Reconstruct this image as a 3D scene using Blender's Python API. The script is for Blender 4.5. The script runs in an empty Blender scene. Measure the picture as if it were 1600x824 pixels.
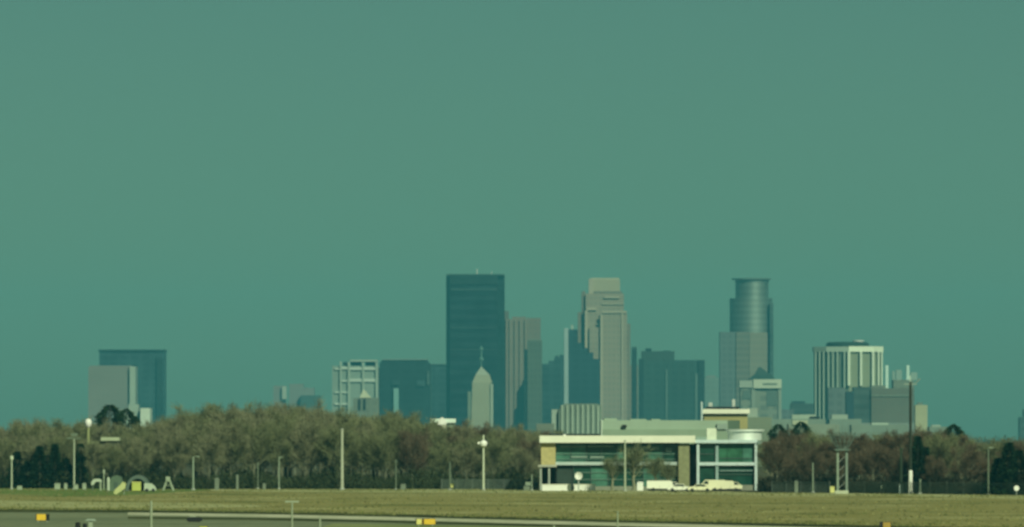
import bpy, math, random
from mathutils import Vector, Matrix
random.seed(11)
SC = bpy.context.scene
COL = SC.collection
R = math.radians

# ---------------------------------------------------------------- camera
K = 12116.0            # pixels of the photograph per radian
CZ = 8.0               # camera height, a terminal window
HY = 700.0             # horizon row
cam_d = bpy.data.cameras.new('camera'); cam = bpy.data.objects.new('camera', cam_d); COL.objects.link(cam)
cam_d.sensor_width = 36.0; cam_d.lens = 36.0*K/1600.0
cam_d.clip_start = 1.0; cam_d.clip_end = 60000.0
cam.location = (0, 0, CZ); cam.rotation_euler = (R(90)+math.atan((HY-412)/K), 0, 0)
cam_d.dof.use_dof = True; cam_d.dof.focus_distance = 60.0; cam_d.dof.aperture_fstop = 13.5
SC.camera = cam

# ---------------------------------------------------------------- light
SUN_EL, SUN_AZ = R(33), R(25)      # azimuth measured from -Y (behind the camera) towards +X
w = bpy.data.worlds.new('World'); SC.world = w; w.use_nodes = True
nt = w.node_tree; nt.nodes.clear()
sky = nt.nodes.new('ShaderNodeTexSky'); sky.sky_type = 'NISHITA'; sky.sun_disc = False
sky.sun_elevation = SUN_EL; sky.sun_rotation = math.pi - SUN_AZ
sky.altitude = 250; sky.air_density = 0.6; sky.dust_density = 0.8
tint = nt.nodes.new('ShaderNodeMix'); tint.data_type = 'RGBA'; tint.blend_type = 'MULTIPLY'
tint.inputs['Factor'].default_value = 1.0
tint.inputs['B'].default_value = (0.275, 0.462, 0.287, 1)       # green tinted air and glass of the photograph
bg = nt.nodes.new('ShaderNodeBackground'); bg.inputs['Strength'].default_value = 0.08
wo = nt.nodes.new('ShaderNodeOutputWorld')
nt.links.new(sky.outputs[0], tint.inputs['A']); nt.links.new(tint.outputs['Result'], bg.inputs['Color']); nt.links.new(bg.outputs[0], wo.inputs[0])
sd = bpy.data.lights.new('sun', 'SUN'); sd.energy = 4.1; sd.angle = R(0.5); sd.color = (0.93, 1.0, 0.67)
so = bpy.data.objects.new('sun', sd); COL.objects.link(so)
to_sun = Vector((math.sin(SUN_AZ)*math.cos(SUN_EL), -math.cos(SUN_AZ)*math.cos(SUN_EL), math.sin(SUN_EL)))
so.rotation_euler = to_sun.to_track_quat('Z', 'Y').to_euler(); so.location = (0, 0, 400)
SC.view_settings.view_transform = 'Standard'; SC.view_settings.look = 'None'
SC.view_settings.exposure = 0.0; SC.view_settings.gamma = 1.0
SC.cycles.use_denoising = True; SC.cycles.max_bounces = 5; SC.cycles.diffuse_bounces = 2
SC.cycles.glossy_bounces = 2; SC.cycles.transmission_bounces = 2; SC.cycles.transparent_max_bounces = 8
SC.cycles.volume_bounces = 0; SC.cycles.sample_clamp_indirect = 3.0; SC.cycles.filter_width = 1.6

# ---------------------------------------------------------------- helpers
def X(px, D): return (px-800.0)/K*D
def Z(py, D): return CZ+(HY-py)/K*D
def GD(py): return CZ*K/(py-HY)                    # distance at which flat ground sits on that row

def tag(o, label=None, cat=None, group=None, kind=None):
    if label: o['label'] = label
    if cat: o['category'] = cat
    if group: o['group'] = group
    if kind: o['kind'] = kind
    return o

def empty(name, loc, rz=0.0):
    o = bpy.data.objects.new(name, None); COL.objects.link(o); o.location = loc; o.rotation_euler[2] = rz
    o.empty_display_size = 1.0
    return o

def children_of(o): return [c for c in bpy.data.objects if c.parent == o]
def copy_tree(o, parent=None, kids=None):
    c = o.copy(); COL.objects.link(c)
    if parent is not None: c.parent = parent
    for ch in (KIDS.get(o.name, [])): copy_tree(ch, c)
    return c
KIDS = {}
def adopt(child, parent):
    child.parent = parent; KIDS.setdefault(parent.name, []).append(child)

class MB:
    def __init__(s): s.v = []; s.f = []
    def poly(s, pts):
        n = len(s.v); s.v += [tuple(p) for p in pts]; s.f.append(tuple(range(n, n+len(pts))))
    def box(s, x0, x1, y0, y1, z0, z1):
        n = len(s.v)
        s.v += [(x0,y0,z0),(x1,y0,z0),(x1,y1,z0),(x0,y1,z0),(x0,y0,z1),(x1,y0,z1),(x1,y1,z1),(x0,y1,z1)]
        for q in ((0,3,2,1),(4,5,6,7),(0,1,5,4),(1,2,6,5),(2,3,7,6),(3,0,4,7)): s.f.append(tuple(n+i for i in q))
    def prism(s, pts, z0, z1, top=None):
        """pts: ccw footprint [(x,y)]; top: optional other footprint for the upper face"""
        top = top or pts; n = len(s.v); m = len(pts)
        s.v += [(a,b,z0) for a,b in pts]+[(a,b,z1) for a,b in top]
        s.f.append(tuple(n+i for i in reversed(range(m)))); s.f.append(tuple(n+m+i for i in range(m)))
        for i in range(m):
            j = (i+1) % m; s.f.append((n+i, n+j, n+m+j, n+m+i))
    def extrude_x(s, prof, x0, x1):
        """prof: [(y,z)] outline swept along x"""
        n = len(s.v); m = len(prof)
        s.v += [(x0,a,b) for a,b in prof]+[(x1,a,b) for a,b in prof]
        s.f.append(tuple(n+i for i in range(m))); s.f.append(tuple(n+m+i for i in reversed(range(m))))
        for i in range(m):
            j = (i+1) % m; s.f.append((n+i, n+m+i, n+m+j, n+j))
    def extrude_y(s, prof, y0, y1):
        n = len(s.v); m = len(prof)
        s.v += [(a,y0,b) for a,b in prof]+[(a,y1,b) for a,b in prof]
        s.f.append(tuple(n+i for i in range(m))); s.f.append(tuple(n+m+i for i in reversed(range(m))))
        for i in range(m):
            j = (i+1) % m; s.f.append((n+i, n+m+i, n+m+j, n+j))
    def tube(s, pts, rad, sides=6, cap=True):
        n0 = len(s.v); m = len(pts)
        for i, p in enumerate(pts):
            a = Vector(pts[max(i-1,0)]); b = Vector(pts[min(i+1,m-1)]); d = (b-a).normalized()
            u = d.cross(Vector((0,1,0)) if abs(d.y) < .9 else Vector((1,0,0))).normalized(); v = d.cross(u)
            r = rad[i] if isinstance(rad, (list, tuple)) else rad
            for k in range(sides):
                t = 2*math.pi*k/sides; q = Vector(p)+u*(r*math.cos(t))+v*(r*math.sin(t)); s.v.append(tuple(q))
        for i in range(m-1):
            for k in range(sides):
                a = n0+i*sides+k; b = n0+i*sides+(k+1) % sides
                s.f.append((a, b, b+sides, a+sides))
        if cap:
            s.f.append(tuple(n0+k for k in reversed(range(sides)))); s.f.append(tuple(n0+(m-1)*sides+k for k in range(sides)))
    def lathe(s, prof, cx=0, cy=0, sides=20):
        """prof: [(r,z)] bottom to top"""
        n0 = len(s.v); m = len(prof)
        for r, z in prof:
            for k in range(sides):
                t = 2*math.pi*k/sides; s.v.append((cx+r*math.cos(t), cy+r*math.sin(t), z))
        for i in range(m-1):
            for k in range(sides):
                a = n0+i*sides+k; b = n0+i*sides+(k+1) % sides; s.f.append((a, b, b+sides, a+sides))
        s.f.append(tuple(n0+k for k in reversed(range(sides)))); s.f.append(tuple(n0+(m-1)*sides+k for k in range(sides)))
    def mesh(s, name, mat, smooth=False):
        me = bpy.data.meshes.new(name); me.from_pydata(s.v, [], s.f); me.update()
        if mat: me.materials.append(mat)
        if smooth:
            for p in me.polygons: p.use_smooth = True
            me.set_sharp_from_angle(angle=R(38))
        return me
    def build(s, name, mat, parent=None, smooth=False, bevel=0, label=None, kind=None):
        o = bpy.data.objects.new(name, s.mesh(name, mat, smooth)); COL.objects.link(o)
        if parent: adopt(o, parent)
        if bevel:
            b = o.modifiers.new('bevel', 'BEVEL'); b.width = bevel; b.segments = 2; b.limit_method = 'ANGLE'
        if label: o['label'] = label
        if kind: o['kind'] = kind
        return o
def inst(name, me, parent, loc=(0,0,0)):
    o = bpy.data.objects.new(name, me); COL.objects.link(o); o.location = loc
    if parent: adopt(o, parent)
    return o

# ---------------------------------------------------------------- materials
MC = {}
def mat(name, col, rough=0.8, var=0.12, scale=0.4, spec=0.3, metal=0.0, facade=None, stretch=(1,1,1), bump=0.0):
    """noisy procedural colour; facade=(floor height, bay width, window colour, strength)"""
    if name in MC: return MC[name]
    m = bpy.data.materials.new(name); m.use_nodes = True; n = m.node_tree; L = n.links
    b = n.nodes['Principled BSDF']; b.inputs['Roughness'].default_value = rough
    b.inputs['Specular IOR Level'].default_value = spec; b.inputs['Metallic'].default_value = metal
    tc = n.nodes.new('ShaderNodeTexCoord'); mp = n.nodes.new('ShaderNodeMapping'); mp.inputs['Scale'].default_value = stretch
    L.new(tc.outputs['Object'], mp.inputs['Vector'])
    no = n.nodes.new('ShaderNodeTexNoise'); no.inputs['Scale'].default_value = scale; no.inputs['Detail'].default_value = 5
    L.new(mp.outputs[0], no.inputs['Vector'])
    mr = n.nodes.new('ShaderNodeMapRange'); mr.inputs['From Min'].default_value = .3; mr.inputs['From Max'].default_value = .7
    mr.inputs['To Min'].default_value = 1-var; mr.inputs['To Max'].default_value = 1+var
    L.new(no.outputs[0], mr.inputs['Value'])
    src = n.nodes.new('ShaderNodeRGB'); src.outputs[0].default_value = (*col, 1); out = src.outputs[0]
    if facade:
        fh, bw, wc, st = facade
        sp = n.nodes.new('ShaderNodeSeparateXYZ'); L.new(tc.outputs['Object'], sp.inputs[0])
        def stripe(sock, period, duty):
            d = n.nodes.new('ShaderNodeMath'); d.operation = 'DIVIDE'; d.inputs[1].default_value = period; L.new(sock, d.inputs[0])
            f = n.nodes.new('ShaderNodeMath'); f.operation = 'FRACT'; L.new(d.outputs[0], f.inputs[0])
            g = n.nodes.new('ShaderNodeMath'); g.operation = 'LESS_THAN'; g.inputs[1].default_value = duty; L.new(f.outputs[0], g.inputs[0])
            return g.outputs[0]
        a = stripe(sp.outputs['Z'], fh, .55)
        if bw:
            c = stripe(sp.outputs['X'], bw, .62); q = n.nodes.new('ShaderNodeMath'); q.operation = 'MULTIPLY'
            L.new(a, q.inputs[0]); L.new(c, q.inputs[1]); a = q.outputs[0]
        q = n.nodes.new('ShaderNodeMath'); q.operation = 'MULTIPLY'; q.inputs[1].default_value = st; L.new(a, q.inputs[0])
        mx = n.nodes.new('ShaderNodeMix'); mx.data_type = 'RGBA'; L.new(q.outputs[0], mx.inputs['Factor'])
        L.new(out, mx.inputs['A']); mx.inputs['B'].default_value = (*wc, 1); out = mx.outputs['Result']
    hs = n.nodes.new('ShaderNodeMix'); hs.data_type = 'RGBA'; hs.blend_type = 'MULTIPLY'; hs.inputs['Factor'].default_value = 1
    L.new(out, hs.inputs['A']); L.new(mr.outputs[0], hs.inputs['B']); L.new(hs.outputs['Result'], b.inputs['Base Color'])
    if bump:
        bp = n.nodes.new('ShaderNodeBump'); bp.inputs['Strength'].default_value = bump; L.new(no.outputs[0], bp.inputs['Height']); L.new(bp.outputs[0], b.inputs['Normal'])
    MC[name] = m
    return m

def ground_mat(name, cols, sx, sy, fine=1.2, bump=.3, contrast=(.35,.65)):
    """patches drawn out across the view plus finer grain"""
    m = bpy.data.materials.new(name); m.use_nodes = True; n = m.node_tree; L = n.links
    b = n.nodes['Principled BSDF']; b.inputs['Roughness'].default_value = .95; b.inputs['Specular IOR Level'].default_value = .1
    tc = n.nodes.new('ShaderNodeTexCoord')
    def noise(scale, det, sc=(1,1,1)):
        mp = n.nodes.new('ShaderNodeMapping'); mp.inputs['Scale'].default_value = sc; L.new(tc.outputs['Object'], mp.inputs['Vector'])
        t = n.nodes.new('ShaderNodeTexNoise'); t.inputs['Scale'].default_value = scale; t.inputs['Detail'].default_value = det
        t.inputs['Roughness'].default_value = .62; L.new(mp.outputs[0], t.inputs['Vector']); return t.outputs[0]
    r1 = n.nodes.new('ShaderNodeValToRGB'); L.new(noise(1.0, 6, (sx, sy, 1)), r1.inputs[0])
    e = r1.color_ramp.elements; e[0].position = contrast[0]; e[1].position = contrast[1]; e[0].color = (*cols[0], 1); e[1].color = (*cols[-1], 1)
    for i, c in enumerate(cols[1:-1]):
        q = e.new(contrast[0]+(contrast[1]-contrast[0])*(i+1)/(len(cols)-1)); q.color = (*c, 1)
    f = noise(fine, 4, (1, .25, 1)); mr = n.nodes.new('ShaderNodeMapRange'); L.new(f, mr.inputs['Value'])
    mr.inputs['From Min'].default_value = .25; mr.inputs['From Max'].default_value = .75
    mr.inputs['To Min'].default_value = .8; mr.inputs['To Max'].default_value = 1.2
    hs = n.nodes.new('ShaderNodeMix'); hs.data_type = 'RGBA'; hs.blend_type = 'MULTIPLY'; hs.inputs['Factor'].default_value = 1
    L.new(r1.outputs[0], hs.inputs['A']); L.new(mr.outputs[0], hs.inputs['B']); L.new(hs.outputs['Result'], b.inputs['Base Color'])
    bp = n.nodes.new('ShaderNodeBump'); bp.inputs['Strength'].default_value = bump; bp.inputs['Distance'].default_value = .2; L.new(f, bp.inputs['Height']); L.new(bp.outputs[0], b.inputs['Normal'])
    return m

WHITE = mat('white_paint', (.78,.78,.74), .5, .06, .6)
CREAM = mat('cream_fascia', (.72,.72,.61), .5, .05, .5)
OCHRE = mat('ochre_brick', (.42,.36,.17), .85, .14, 1.5)
CONC = mat('pole_concrete', (.34,.36,.33), .8, .12, 1.0)
STEEL = mat('galvanised_steel', (.42,.46,.44), .5, .1, 1.0, .4)
PALEFRAME = mat('pale_frame', (.50,.60,.62), .5, .08, 1.0)
DARK = mat('dark_interior', (.018,.022,.024), .9, .3, 1.0)
DARKWOOD = mat('dark_pole_wood', (.022,.03,.02), .8, .2, 1.0)
GLASS = mat('dark_green_glass', (.012,.05,.038), .1, .35, .5, .45)
GLASS2 = mat('green_curtained_glass', (.035,.12,.07), .15, .35, .6, .35)
GLASS3 = mat('pale_blind_glass', (.06,.16,.12), .2, .3, .6, .35)
YELLOW = mat('yellow_sign_face', (.72,.46,.04), .5, .08, 3.0)
PALEYEL = mat('pale_yellow_paint', (.60,.58,.22), .6, .1, 1.0)
BLACK = mat('black_paint', (.012,.012,.012), .5, .1, 2.0)
BARK = mat('grey_brown_bark', (.12,.125,.085), .9, .25, 1.0)
BARK_PALE = mat('pale_bark', (.22,.22,.15), .9, .2, 1.0)
TWIG = mat('tan_twigs', (.178,.178,.108), .9, .25, .35, .1)
TWIG2 = mat('olive_twigs', (.146,.158,.084), .9, .25, .35, .1)
TWIG3 = mat('red_brown_twigs', (.100,.076,.050), .9, .3, .35, .1)
NEEDLE = mat('dark_needles', (.014,.032,.014), .85, .3, .6, .1)
TYRE = mat('tyre_rubber', (.02,.02,.02), .8, .1, 3.0)
CARGLASS = mat('car_glass', (.02,.03,.03), .1, .1, 2.0, .5)

# ---------------------------------------------------------------- ground
def sheet(name, pts, z, m, label=None):
    mb = MB(); mb.poly([(x, y, z) for x, y in pts]); o = mb.build(name, m)
    tag(o, label, None, None, 'structure'); return o
def strip(name, upper, lower, z, m):
    """ground band between two rows of photo points, laid flat on the ground"""
    mb = MB(); U = [(X(a, GD(b)), GD(b)) for a, b in upper]; Lw = [(X(a, GD(b)), GD(b)) for a, b in lower]
    for i in range(len(U)-1):
        mb.poly([(*Lw[i], z), (*Lw[i+1], z), (*U[i+1], z), (*U[i], z)])
    o = mb.build(name, m); o['kind'] = 'structure'; return o

GRASS = ground_mat('dry_spring_grass', [(.15,.16,.052), (.245,.225,.078), (.285,.26,.098), (.25,.23,.09), (.39,.37,.17)], .035, .022, contrast=(.38,.62))
EARTH = ground_mat('wooded_earth', [(.05,.05,.025), (.09,.08,.04), (.13,.12,.06)], .03, .03)
LAWN = ground_mat('green_lawn', [(.10,.16,.035), (.14,.20,.05), (.18,.22,.07)], .09, .02)
CONCRETE = ground_mat('pale_concrete', [(.42,.43,.29), (.50,.50,.36), (.58,.56,.42)], .12, .03, .8, .05)
ASPH = ground_mat('weathered_asphalt', [(.12,.15,.095), (.17,.195,.12), (.23,.25,.155), (.18,.21,.135)], .014, .06, .5, .05, (.32,.68))
DARKV = ground_mat('dark_verge', [(.035,.045,.013), (.055,.062,.020), (.075,.08,.028)], .06, .02)  # darker ground tone for the verge and shoulder bands
FRESH = ground_mat('pale_green_turf', [(.19,.23,.09), (.25,.28,.12), (.30,.31,.15)], .06, .03)

sheet('ground', [(-4000, -200), (4000, -200), (4000, 12600), (-4000, 12600)], 0.0, EARTH)
# airfield grass from the near side out to the wood
xs = [-400, 0, 400, 800, 1200, 1600, 2200]
EDGE = [(-500,763.5), (0,763.5), (300,765), (400,764.8), (780,765), (1000,767.2), (1200,770), (1400,772), (1600,774.5), (2400,782)]
def edge_row(px):
    for (a, b), (c, d) in zip(EDGE, EDGE[1:]):
        if a <= px <= c: return b+(d-b)*(px-a)/(c-a)
far_edge = [(x, edge_row(x)-.8) for x in (-400, 0, 300, 400, 780, 1000, 1200, 1400, 1600, 2200)]
gmb = MB()
sheet('airfield_grass', [(-400, -150), (400, -150)] + [(X(a, GD(b)), GD(b)) for a, b in reversed(far_edge)], 0.004, GRASS)
edge = [(-300,795), (0,796), (200,797), (400,799), (600,803), (800,808), (1000,813), (1200,817.5), (1400,822), (1600,826), (1900,832)]
def off(pts, d): return [(a, b+d) for a, b in pts]
near = [(a, 900+b-796) for a, b in edge]
strip('runway_asphalt', off(edge, 4.5), near, 0.012, ASPH)
strip('verge', edge, off(edge, 4.5), 0.008, DARKV)
e2 = [p for p in edge if p[0] >= 200]
strip('taxiway_edge', [(a, b+5.0-(max(0, (450-a))*.004)) for a, b in e2], [(a, b+9.8-max(0, 500-a)*.006) for a, b in e2], 0.020, CONCRETE)
strip('shoulder', off(e2, 10.5), off(e2, 14.0), 0.016, DARKV)
strip('turf_island', [(520,818.5), (800,823), (1000,828), (1300,833.5)], [(480,832), (800,845), (1000,850), (1300,856)], 0.020, FRESH)
strip('lawn', [(-300,762), (0,762.5), (100,763), (250,764), (330,765)], [(-300,770), (0,772), (100,776), (200,774), (330,766)], 0.010, LAWN)
PALEG = ground_mat('bleached_grass', [(.29,.29,.13), (.37,.37,.18), (.43,.42,.22)], .05, .02)
strip('grass_rim', [(a, edge_row(a)-.8) for a in (330,400,780,1000,1200,1400,1600,2200)], [(330,767), (400,768.5), (780,770.5), (1000,771.5), (1200,774), (1400,775), (1600,780), (2200,786)], 0.009, PALEG)
strip('mown_band', [(-300,783), (0,782), (160,785), (300,786), (420,791)], [(-300,793), (0,793), (160,794.5), (300,794), (420,792)], 0.009, PALEG)

def base_y(px): return GD(edge_row(px)-.2)         # far edge of the grass, where fence, poles and wood begin

# ---------------------------------------------------------------- far towers
class Tower:
    def __init__(s, name, label, cat, px, D, group=None):
        s.D = D; s.px = px; s.root = empty(name, (X(px, D), D, 0)); tag(s.root, label, cat, group)
    def x(s, p): return (p-s.px)/K*s.D
    def z(s, p): return 0.0 if p is None else Z(p, s.D)
    def part(s, name, m, boxes, label=None, kind=None, parent=None):
        mb = MB()
        for b in boxes:
            if len(b) == 6: mb.box(s.x(b[0]), s.x(b[1]), b[4], b[5], s.z(b[3]), s.z(b[2]))
            else:           # ('p', [(px, depth)...], ytop, ybottom[, top footprint])
                q = [(s.x(a), d) for a, d in b[1]]; t = [(s.x(a), d) for a, d in b[4]] if len(b) > 4 else None
                mb.prism(q, s.z(b[3]), s.z(b[2]), t)
        return mb.build(name, m, parent or s.root, label=label, kind=kind)
    def get(s, name): return [c for c in bpy.data.objects if c.parent == s.root and c.name.split('.')[0] == name][0]
    def each(s, name, m, boxes, parent=None):
        for b in boxes: s.part(name, m, [b], parent=parent)

DG = (.022,.026,.030)
def dark_glass(name, c, fh=7.8, st=.35, bw=None): return mat(name, c, .35, .35, .03, .25, 0, (fh, bw, tuple(k*.45 for k in c), st))
G_MAIN = mat('blue_dark_curtain_wall', (.012,.024,.030), .35, .5, .04, .25, 0, (12, None, (.004,.010,.014), .7))
G_EDGE = dark_glass('deeper_curtain_wall', (.016,.028,.030), 8, .3)
G_TEAL = dark_glass('teal_curtain_wall', (.028,.055,.065), 9, .45, 14)
G_SOFT = dark_glass('soft_teal_wall', (.055,.085,.085), 9, .4)
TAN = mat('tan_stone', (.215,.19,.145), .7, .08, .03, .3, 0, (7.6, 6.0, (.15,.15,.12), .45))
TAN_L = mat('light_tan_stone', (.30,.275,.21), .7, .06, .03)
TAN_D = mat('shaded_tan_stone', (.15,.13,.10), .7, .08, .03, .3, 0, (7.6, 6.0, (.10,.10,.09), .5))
ROSE = mat('rose_granite', (.15,.125,.10), .7, .08, .03, .3, 0, (8, 7.0, (.10,.11,.10), .4))
GREYW = mat('grey_ribbed_wall', (.145,.15,.135), .7, .08, .03, .3, 0, (7, 6, (.13,.15,.14), .35))
PALEW = mat('pale_concrete_wall', (.25,.31,.265), .7, .08, .03)
BLUEG = mat('blue_grey_wall', (.085,.115,.12), .6, .1, .03, .3, 0, (8, 8, (.05,.07,.075), .5))
STONE = mat('pale_limestone', (.24,.245,.17), .7, .07, .04, .3, 0, (9, 5, (.24,.25,.17), .5))
MID = mat('greenish_grey_wall', (.13,.155,.125), .7, .1, .03, .3, 0, (7, 7, (.09,.11,.095), .4))

# left pair
t = Tower('apartment_tower', 'dark teal slab tower at the far left, standing behind a paler tower', 'tower', 206, 10400)
t.part('wall', G_TEAL, [(155,257,550,None,0,60)])
t.part('parapet', G_EDGE, [(154,258,546.5,550,-2,62)])
t.part('corner_bay', G_EDGE, [(245,255,560,None,-4,0)])
t = Tower('apartment_tower', 'pale grey flat topped tower in front of the dark slab at far left', 'tower', 175, 9300)
t.part('wall', GREYW, [(138,203,574,None,0,55)])
t.part('corner_bay', PALEW, [(203,212,573,None,-6,50)])
t.part('parapet', GREYW, [(140,205,571.5,574,2,53)])
t = Tower('hospital_block', 'low pale block with a lighter right end, above the trees at far left', 'building', 208, 7600)
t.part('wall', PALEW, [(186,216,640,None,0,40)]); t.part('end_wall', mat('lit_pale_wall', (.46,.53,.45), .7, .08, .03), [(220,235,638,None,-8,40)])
t.part('penthouse', PALEW, [(200,216,632,640,5,30)])
t.part('wall_recess', MID, [(216,220,642,None,0,38)])
# hazy cluster
t = Tower('stepped_building', 'faint stepped building over the wood crest, left of the white gridded tower', 'building', 458, 12200)
t.part('wall', GREYW, [(427,445,603,None,0,50), (452,474,600,None,0,50), (474,491,606,None,0,50)])
t.part('stair_tower', mat('pale_stair_wall', (.27,.31,.26), .7, .08, .03), [(441,448,604,624,-8,0)])
t.part('annex', mat('dark_annex_wall', (.04,.06,.05), .7, .1, .03), [(470,502,618,None,-14,0)])
# gridded tower
t = Tower('gridded_office_tower', 'mid height tower with a white grid of piers and bands, beside a dark block', 'tower', 554, 9250)
t.part('wall', mat('grid_infill', (.17,.225,.20), .6, .1, .03), [(519,591,572,None,0,50)])
t.each('pier', PALEW, [(531,534,565,None,-4,0), (543.5,547,566,None,-4,0), (566,569,566,None,-4,0), (587,590,565,None,-4,0)], t.get('wall'))
t.each('floor_band', mat('grid_white', (.36,.43,.39), .6, .06, .03), [(523,531,575.5,578,-2.5,0), (534,543.5,573.5,577.5,-2.5,0), (547,566,574,578.5,-2.5,0), (569,587,574,578.5,-2.5,0),
    (547,566,592,597,-2.5,0), (569,587,592,597,-2.5,0), (534,543.5,594,597,-2.5,0), (523,531,612,614.5,-2.5,0), (534,543.5,612,614.5,-2.5,0), (523,531,630,633,-2.5,0), (534,543.5,630,633,-2.5,0)], t.get('wall'))
t.part('cornice', PALEW, [(547,590,562.5,565.5,-5,50)])
t.part('roof_plant', G_EDGE, [(536,543,566,572,4,30), (548,564,566,572,4,30), (571,586,566,572,4,30)])
t = Tower('brick_hall', 'small hall with a pale gabled front and two dark arches below the gridded tower', 'building', 570, 7400)
t.part('wall', MID, [(552,592,622,None,0,30)])
g = MB(); g.extrude_y([(t.x(562), t.z(622)), (t.x(580), t.z(622)), (t.x(568), t.z(608))], -1, 24); g.build('gable', mat('pale_gable', (.42,.46,.34), .7, .08, .1), t.root)
t.each('arch', DARK, [(560,563.5,624,640,-1.5,0), (568,571.5,624,640,-1.5,0)])
# dark block
t = Tower('dark_office_block', 'broad dark teal block with clipped top corners beside the gridded tower', 'tower', 630, 9500)
mb = MB(); mb.extrude_y([(t.x(593), 0), (t.x(673), 0), (t.x(673), t.z(569)), (t.x(667), t.z(563)), (t.x(597), t.z(563)), (t.x(593), t.z(568))], 0, 60); mb.build('wall', mat('darkest_curtain_wall', (.016,.034,.040), .35, .2, .02, .25, 0, (9, 16, (.008,.016,.018), .4)), t.root)
t.part('shoulder', G_EDGE, [(588,593,575,None,4,50)])
t.part('light_shaft', mat('teal_light_shaft', (.14,.27,.27), .5, .1, .03), [(615,623,607,None,-5,0)])
t.part('bay', G_TEAL, [(612,624,593,602,-3,0)]); t.part('bay', G_TEAL, [(651,664,594,604,-3,0)])
t.part('corner_light', G_SOFT, [(667,671,580,602,-3,0)])
t.part('cornice', mat('pale_cornice', (.12,.18,.17), .6, .1, .03), [(598,668,561,563,-2,60)])
t = Tower('dark_office_block', 'plain dark teal block tucked between the clipped block and the tallest slab', 'tower', 686, 10300)
t.part('wall', G_TEAL, [(674,700,571,None,0,50)]); t.part('parapet', G_SOFT, [(674,698,569,571,-2,50)])
# tallest slab
t = Tower('glass_skyscraper', 'tallest skyscraper, a wide flat topped dark blue glass slab', 'skyscraper', 743, 10000)
t.part('wall', G_MAIN, [('p', [(703,0),(777,0),(777,44),(703,44)], 431, None)])
t.each('corner_bay', G_EDGE, [('p', [(697,10),(703,2),(703,44),(697,36)], 431, None), ('p', [(777,2),(788.5,12),(788.5,34),(777,44)], 431, None)])
t.part('crown', mat('crown_louvres', (.020,.040,.036), .6, .1, .03), [(698,788,428.5,431,-1,44)])
t.each('crown_band', G_EDGE, [(703,777,431.5,445,-1.2,0)])
t.each('window_band', G_SOFT, [(704,776,452,453.5,-.8,0), (704,776,512,513,-.8,0), (704,776,546,547,-.8,0)])
mb = MB(); mb.tube([(t.x(745),20,t.z(428.5)), (t.x(745),20,t.z(420))], .9); mb.build('mast', STEEL, t.root)
mb = MB(); mb.tube([(t.x(768),20,t.z(428.5)), (t.x(768),20,t.z(424))], .7); mb.build('mast', STEEL, t.root)
# obelisk tower
t = Tower('obelisk_tower', 'pale stone obelisk shaped tower with a pointed roof before the tallest slab', 'tower', 751, 9700)
t.part('shaft', STONE, [('p', [(735,0),(767,0),(767,26),(735,26)], 598, 700, [(738,1),(767,1),(767,25),(738,25)])])
t.part('corner_wing', mat('shaded_limestone', (.14,.17,.13), .7, .07, .04), [(731,736,612,None,3,22)])  # left edge: shade put into a darker copy of the stone
t.part('corner_rib', mat('lit_limestone', (.28,.32,.26), .7, .05, .04), [(766.5,770.5,600,None,-1.5,20)])  # right edge: sunlight put into a brighter copy of the stone
t.part('base', STONE, [(732,768,700,None,-2,28)])
t.part('shoulder', STONE, [('p', [(738,1),(769,1),(769,25),(738,25)], 586, 598, [(743,4),(765,4),(765,22),(743,22)])])
t.part('roof', mat('pyramid_stone', (.27,.30,.24), .7, .06, .04), [('p', [(743,4),(765,4),(765,22),(743,22)], 573, 586, [(751.5,12),(752.5,12),(752.5,13),(751.5,13)])])
mb = MB(); mb.lathe([(.5,t.z(573.2)), (.9,t.z(565)), (3.0,t.z(563)), (3.2,t.z(560)), (1.0,t.z(558)), (.9,t.z(548)), (2.2,t.z(547)), (2.2,t.z(544)), (.3,t.z(541))], t.x(752), 12.5, 10); mb.build('spire', mat('spire_metal', (.09,.17,.16), .5, .1, .1), t.root)
# rose tower
t = Tower('granite_skyscraper', 'stepped tan granite tower immediately right of the tallest slab', 'skyscraper', 818, 10500)
t.part('wall', ROSE, [(790,823,499,None,0,60)])
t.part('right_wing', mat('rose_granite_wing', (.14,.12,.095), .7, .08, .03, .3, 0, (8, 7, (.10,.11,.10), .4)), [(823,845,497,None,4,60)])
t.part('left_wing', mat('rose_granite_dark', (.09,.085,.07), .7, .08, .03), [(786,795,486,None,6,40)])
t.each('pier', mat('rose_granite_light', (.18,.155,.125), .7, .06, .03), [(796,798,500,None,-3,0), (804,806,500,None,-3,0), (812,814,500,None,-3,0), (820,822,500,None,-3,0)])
t.part('parapet', ROSE, [(800,822,495,499,5,50)])
t = Tower('narrow_office_tower', 'narrow dim tower standing against the right side of the tan granite tower', 'tower', 835, 9800)
t.part('wall', mat('dusky_wall', (.065,.085,.07), .6, .1, .03, .3, 0, (8, 5, (.04,.05,.045), .4)), [(824,847,532,None,0,40)])
t.part('side_bay', G_EDGE, [(819,824,546,None,3,40)])
t.part('parapet', MID, [(825,846,530.5,532,2,38)])
t = Tower('stepped_glass_block', 'dark blue block whose roof climbs in steps, left of the white edged tower', 'tower', 865, 10100)
t.part('wall', G_TEAL, [(846,857,569,None,0,50), (857,866,564,None,0,50), (866,874,559,None,0,50), (874,881,555,None,0,50)])
t.part('roof_plant', G_EDGE, [(868,872,556,559,5,25)])
t = Tower('white_edged_tower', 'dark tower with a bright white left edge, its roof stepping down rightwards', 'tower', 910, 9900)
t.part('wall', mat('deep_blue_wall', (.020,.042,.058), .35, .15, .02, .25, 0, (9, 12, (.010,.022,.03), .4)), [(888,902,515,None,0,50), (902,909,536,None,0,50), (909,918,544,None,0,50), (918,927,551,None,0,50), (927,937,561,None,0,50)])
t.part('white_edge', mat('white_edge_stone', (.24,.32,.33), .6, .06, .03), [(881.5,888,513,None,-3,48)])
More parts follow.
